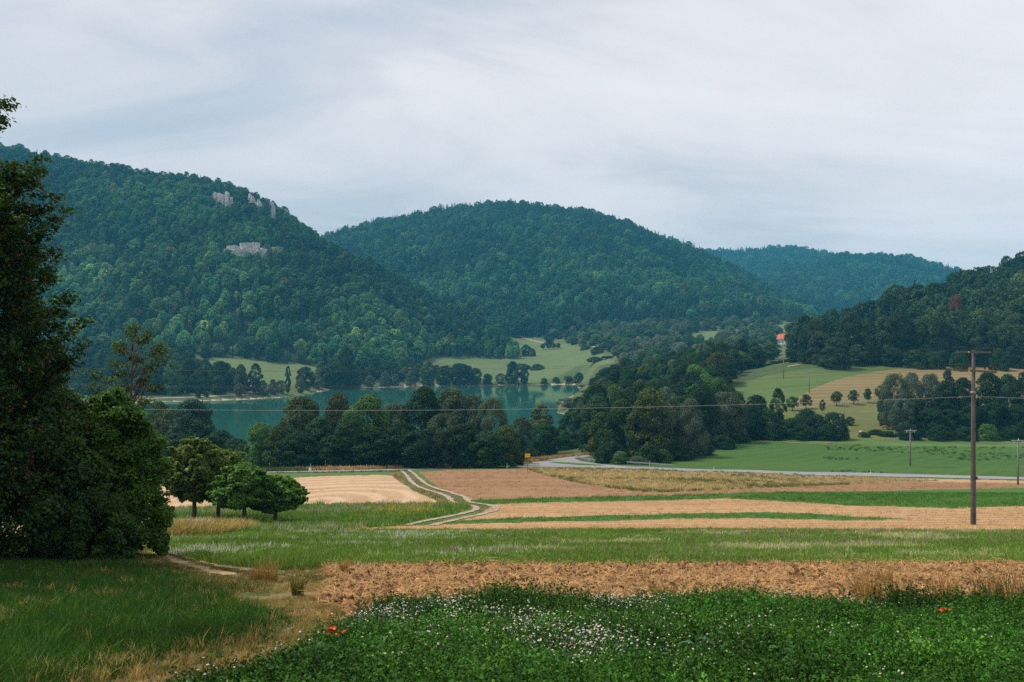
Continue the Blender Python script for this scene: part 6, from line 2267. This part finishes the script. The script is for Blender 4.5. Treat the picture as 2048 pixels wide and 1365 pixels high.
gtint = np.array([0.52, 0.38, 0.19]) * r9.uniform(0.65, 1.35, (len(jx_), 1))
gg = r9.random(len(jx_)) < sstep(-0.05, 0.2, fbm(jx_ * 0.06, jy_ * 0.06, 3) + 0.3 * np.exp(-(poly_dist(ju, jv, [(1060, 942), (1110, 957), (1180, 971), (1310, 986), (1500, 978), (1700, 970)], False) / 3) ** 2))
gtint = np.where(gg[:, None], np.array([0.20, 0.20, 0.065]) * r9.uniform(0.6, 1.2, (len(jx_), 1)), gtint)
lay('dry_grass', 'patchy dry grass on the strip below the road', jx_, jy_, jz_, gtint, G_VFAR, 0.4, 0.8, 98, 0.12)
qx, qy, qz, qu, qv = sample(2200, 770, 1000, 60, 215, 99, inp(P_verge))
_k = poly_dist(qx, qy, TRACK[0][::4], False) > 2.0
qx, qy, qz = qx[_k], qy[_k], qz[_k]
tq = np.where((r9.random(len(qx)) < 0.6)[:, None], np.array([0.44, 0.30, 0.125]), np.array([0.13, 0.16, 0.045])) * r9.uniform(0.6, 1.3, (len(qx), 1))
lay('track_verge_grass', 'dry grass beside the winding farm track', qx, qy, qz, tq, G_VFAR, 0.35, 0.7, 100, 0.12)

# stubble and seedlings on the strips
G_STUB = [tuft('stubble_tuft', 995 + k, 16, 0.16, 0.02, 0.3, 0.7) for k in range(3)]
for k, (poly, d0, d1, n_, tcol, s0, s1, lab) in enumerate((
        (P_tan1, 50, 80, 3000, (0.62, 0.40, 0.20), 0.5, 0.9, 'straw stubble on the nearest narrow tan strip'), (P_tan2, 60, 110, 4000, (0.62, 0.40, 0.205), 0.6, 1.2, 'straw stubble on the wider tan strip'),
        (P_plough, 95, 215, 3600, (0.42, 0.245, 0.12), 0.8, 1.7, 'stubble on the brown ploughed field'), (P_stubble, 90, 205, 2200, (0.66, 0.47, 0.28), 0.7, 1.4, 'pale stubble on the left harvested field'),
        (P_green1, 52, 80, 4500, (0.10, 0.215, 0.036), 0.6, 1.2, 'green seedlings on the narrow crop strip'), (P_green2, 75, 130, 9000, (0.095, 0.21, 0.035), 0.8, 1.6, 'green seedlings on the wide crop strip'))):
    hx, hy, hz_, hu, hv = sample(n_ * 2, 300, 2150, d0, d1, 600 + k, inp(poly))
    rg = np.random.default_rng(620 + k)
    th = np.array(tcol) * rg.uniform(0.65, 1.25, (len(hx), 1)) * (1 + 0.7 * fbm(hx * 0.15, hy * 0.15, 2))[:, None]
    weed = rg.random(len(hx)) < (0.05 if k < 3 else 0.0)
    th[weed] = np.array([0.08, 0.12, 0.03])
    lay('stubble' if k < 4 else 'seedlings', lab, hx, hy, hz_, th, G_STUB, s0, s1, 640 + k, 0.2)

tx_, ty_, tz_, tu_, tv_ = sample(900, 1640, 2080, 222, 300, 701, lambda u, v, D, x: (fbm(x * 0.05, D * 0.05, 2) > 0.02) & pip(u, v, P_gfield))
lay('rush_tufts', 'dark tufts of rushes dotted over the green field', tx_, ty_, tz_, np.array([0.03, 0.07, 0.018]) * np.random.default_rng(702).uniform(0.7, 1.5, (len(tx_), 1)), G_VFAR, 0.35, 0.9, 703, 0.1)

# standing clumps of dry grass and single plants one can point at
DRY = [(540, 1150, 38, 26, 'low straw clump left of the ploughed strip'), (596, 1178, 34, 22, 'dark green tipped grass clump at the left end of the ploughed strip'), (688, 1136, 26, 12, 'small golden clump on the far edge of the ploughed strip'),
       (515, 1148, 30, 20, 'sandy grass clump where the path bends'), (1328, 1203, 46, 30, 'brown weed clump in the middle of the near edge of the ploughed strip'), (1735, 1200, 72, 40, 'tall thin grass clump in front of the ploughed strip, left of the dense ones'),
       (1800, 1206, 62, 40, 'wispy grass clump between the tall thin one and the brown one'), (1890, 1208, 64, 40, 'slanting straw clump near the right border'), (1975, 1214, 72, 46, 'dense brown weed clump near the right border'), (2035, 1216, 76, 50, 'dense brown weed clump touching the right border'),
       (1770, 1160, 36, 20, 'golden clump on the far edge of the ploughed strip at the right')]
for k, (u, vb, hpx, wpx, lab) in enumerate(DRY):
    p = hit(u, vb + 14, 8, 60)
    kk = p[1] / F
    V, Fq, lv = blades(np.random.default_rng(1200 + k), 170, hpx * kk * 1.5, 0.010, wpx * kk * 0.55, 0.6, 0.35)
    o = obj('grass_clump', mesh_np('grass_clump', V, Fq, {'lv': lv}, M_grass), loc=tuple(float(c) for c in p))
    set_tint(o, (0.11, 0.12, 0.03) if k == 1 else ((0.20, 0.13, 0.05) if k in (4, 8, 9) else (0.36, 0.23, 0.09)))
    tag(o, lab, 'grass clump', 'standing clumps of dry grass')

M_poppy = plain('poppy_petal', (0.75, 0.075, 0.015), 0.5, var=0.15, scale=20)
M_stem = plain('poppy_stem', (0.06, 0.12, 0.03), 0.7)
POP = [(655, 1274, 'left one of the poppies by the path'), (670, 1275, 'middle one of the poppies by the path'), (684, 1269, 'right one of the poppies by the path'), (664, 1263, 'highest of the poppies by the path'), (647, 1284, 'lowest, half open one of the poppies by the path'),
       (1881, 1226, 'leftmost of the poppies near the right border'), (1888, 1223, 'second of the poppies near the right border'), (1895, 1225, 'third of the poppies near the right border'), (1898, 1228, 'rightmost low one of the poppies near the right border')]
for k, (u, v, lab) in enumerate(POP):
    D = 10.0 if u < 1000 else 12.1
    x = xD(u, D)
    zt = (CV - v) / F * D
    zg = hz(x, D)
    rg = random.Random(k)
    r_ = root('poppy', (x, D, zg), 'orange red poppy, %s' % lab, 'flower', 'poppies in the clover', rg.random() * 6)
    hh = zt - zg
    obj('stem', MB().tube([(0.02, 0, -0.05), (0.01, 0.01, hh * 0.5), (0, 0, hh)], 0.004, 5).mesh('stem', M_stem), r_)
    for j in range(4):
        a = j * math.pi / 2 + rg.uniform(-.2, .2)
        rr = 0.040 if j < 4 and 'half open' not in lab else 0.026
        ca, sa = math.cos(a), math.sin(a)
        mb = MB()
        rows = [(0.004, 0.0, 0.2), (rr * 0.6, 0.008, 0.9), (rr, 0.022, 1.0), (rr * 1.1, 0.034, 0.6)]
        for (q, zz, wd) in rows:
            for t in (-1, -0.4, 0.4, 1):
                w_ = t * rr * 0.8 * wd
                mb.v.append((ca * q - sa * w_, sa * q + ca * w_, hh + zz + 0.006 * abs(t)))
        for i in range(3):
            for j2 in range(3):
                q = i * 4 + j2
                mb.f.append((q, q + 1, q + 5, q + 4))
        obj('petal', mb.mesh('petal', M_poppy, True), r_)
    obj('seed_head', MB().tube([(0, 0, hh), (0, 0, hh + 0.008), (0, 0, hh + 0.016)], [0.005, 0.008, 0.004], 7).mesh('seed_head', M_ins), r_)
# broad leaved plants low in the clover
M_broad = leaf_mat('broad_leaf', transl=0.2, lo=0.8, hi=1.25)
BL = [(770, 1330, 'pale broad leaved plant among the lower daisies'), (850, 1315, 'bluish broad leaved plant under the daisies in the middle'), (1390, 1340, 'broad leaved plant below the right daisy patch'),
      (1560, 1352, 'curled pale leaf plant at the lower right'), (1840, 1350, 'grey green broad leaved plant at the lower right border'), (640, 1352, 'broad leaved plant at the lower edge left of centre'), (1470, 1345, 'large leaved plant beside the right daisy patch')]
for k, (u, v, lab) in enumerate(BL):
    p = hit(u, v + 26, 5, 20)
    rg = np.random.default_rng(1300 + k)
    mb = MB()
    for j in range(9):
        a = j * 0.75 + rg.uniform(-.3, .3)
        L, w_ = rg.uniform(0.12, 0.2), rg.uniform(0.03, 0.05)
        ca, sa = math.cos(a), math.sin(a)
        b = len(mb.v)
        z0 = rg.uniform(0.22, 0.40)
        for t, ww in ((0, .15), (.3, .9), (.6, 1.0), (.85, .6), (1.0, .05)):
            zz = z0 + L * (0.6 * t - 0.75 * t * t)
            for s_, dz in ((-1, 0.012), (0, 0.0), (1, 0.012)):
                mb.v.append((ca * L * t - sa * w_ * ww * s_, sa * L * t + ca * w_ * ww * s_, zz + dz))
        for i in range(4):
            for j2 in range(2):
                q = b + i * 3 + j2
                mb.f.append((q, q + 1, q + 4, q + 3))
    me = mb.mesh('leaves', M_broad, True)
    at = me.attributes.new('lv', 'FLOAT', 'FACE')
    at.data.foreach_set('value', np.repeat(rg.random(9), 8).astype(np.float32))
    r_ = root('broad_leaved_plant', p, lab, 'plant', 'broad leaved plants in the clover')
    lf = obj('leaves', me, r_)
    set_tint(lf, [(0.06, 0.15, 0.045), (0.09, 0.17, 0.08), (0.05, 0.12, 0.06)][k % 3])
    obj('stem', MB().tube([(0, 0, -0.05), (0.01, 0, 0.42)], [0.008, 0.005], 6).mesh('stem', M_stem), r_)

# ------------------------------------------------------------------ the air
def build_haze():
    m, n, l, out = new_mat('valley_haze')
    v = N(n, 'ShaderNodeVolumePrincipled')
    v.inputs['Color'].default_value = (0.12, 0.62, 0.95, 1)
    v.inputs['Density'].default_value = 0.00014
    l.new(v.outputs[0], out.inputs['Volume'])
    mb = MB().box((0, 1880, 150), (9000, 4140, 410))
    o = obj('haze', mb.mesh('haze', m))
    tag(o, 'thin blue summer haze filling the whole valley', 'haze', kind='stuff')


build_haze()
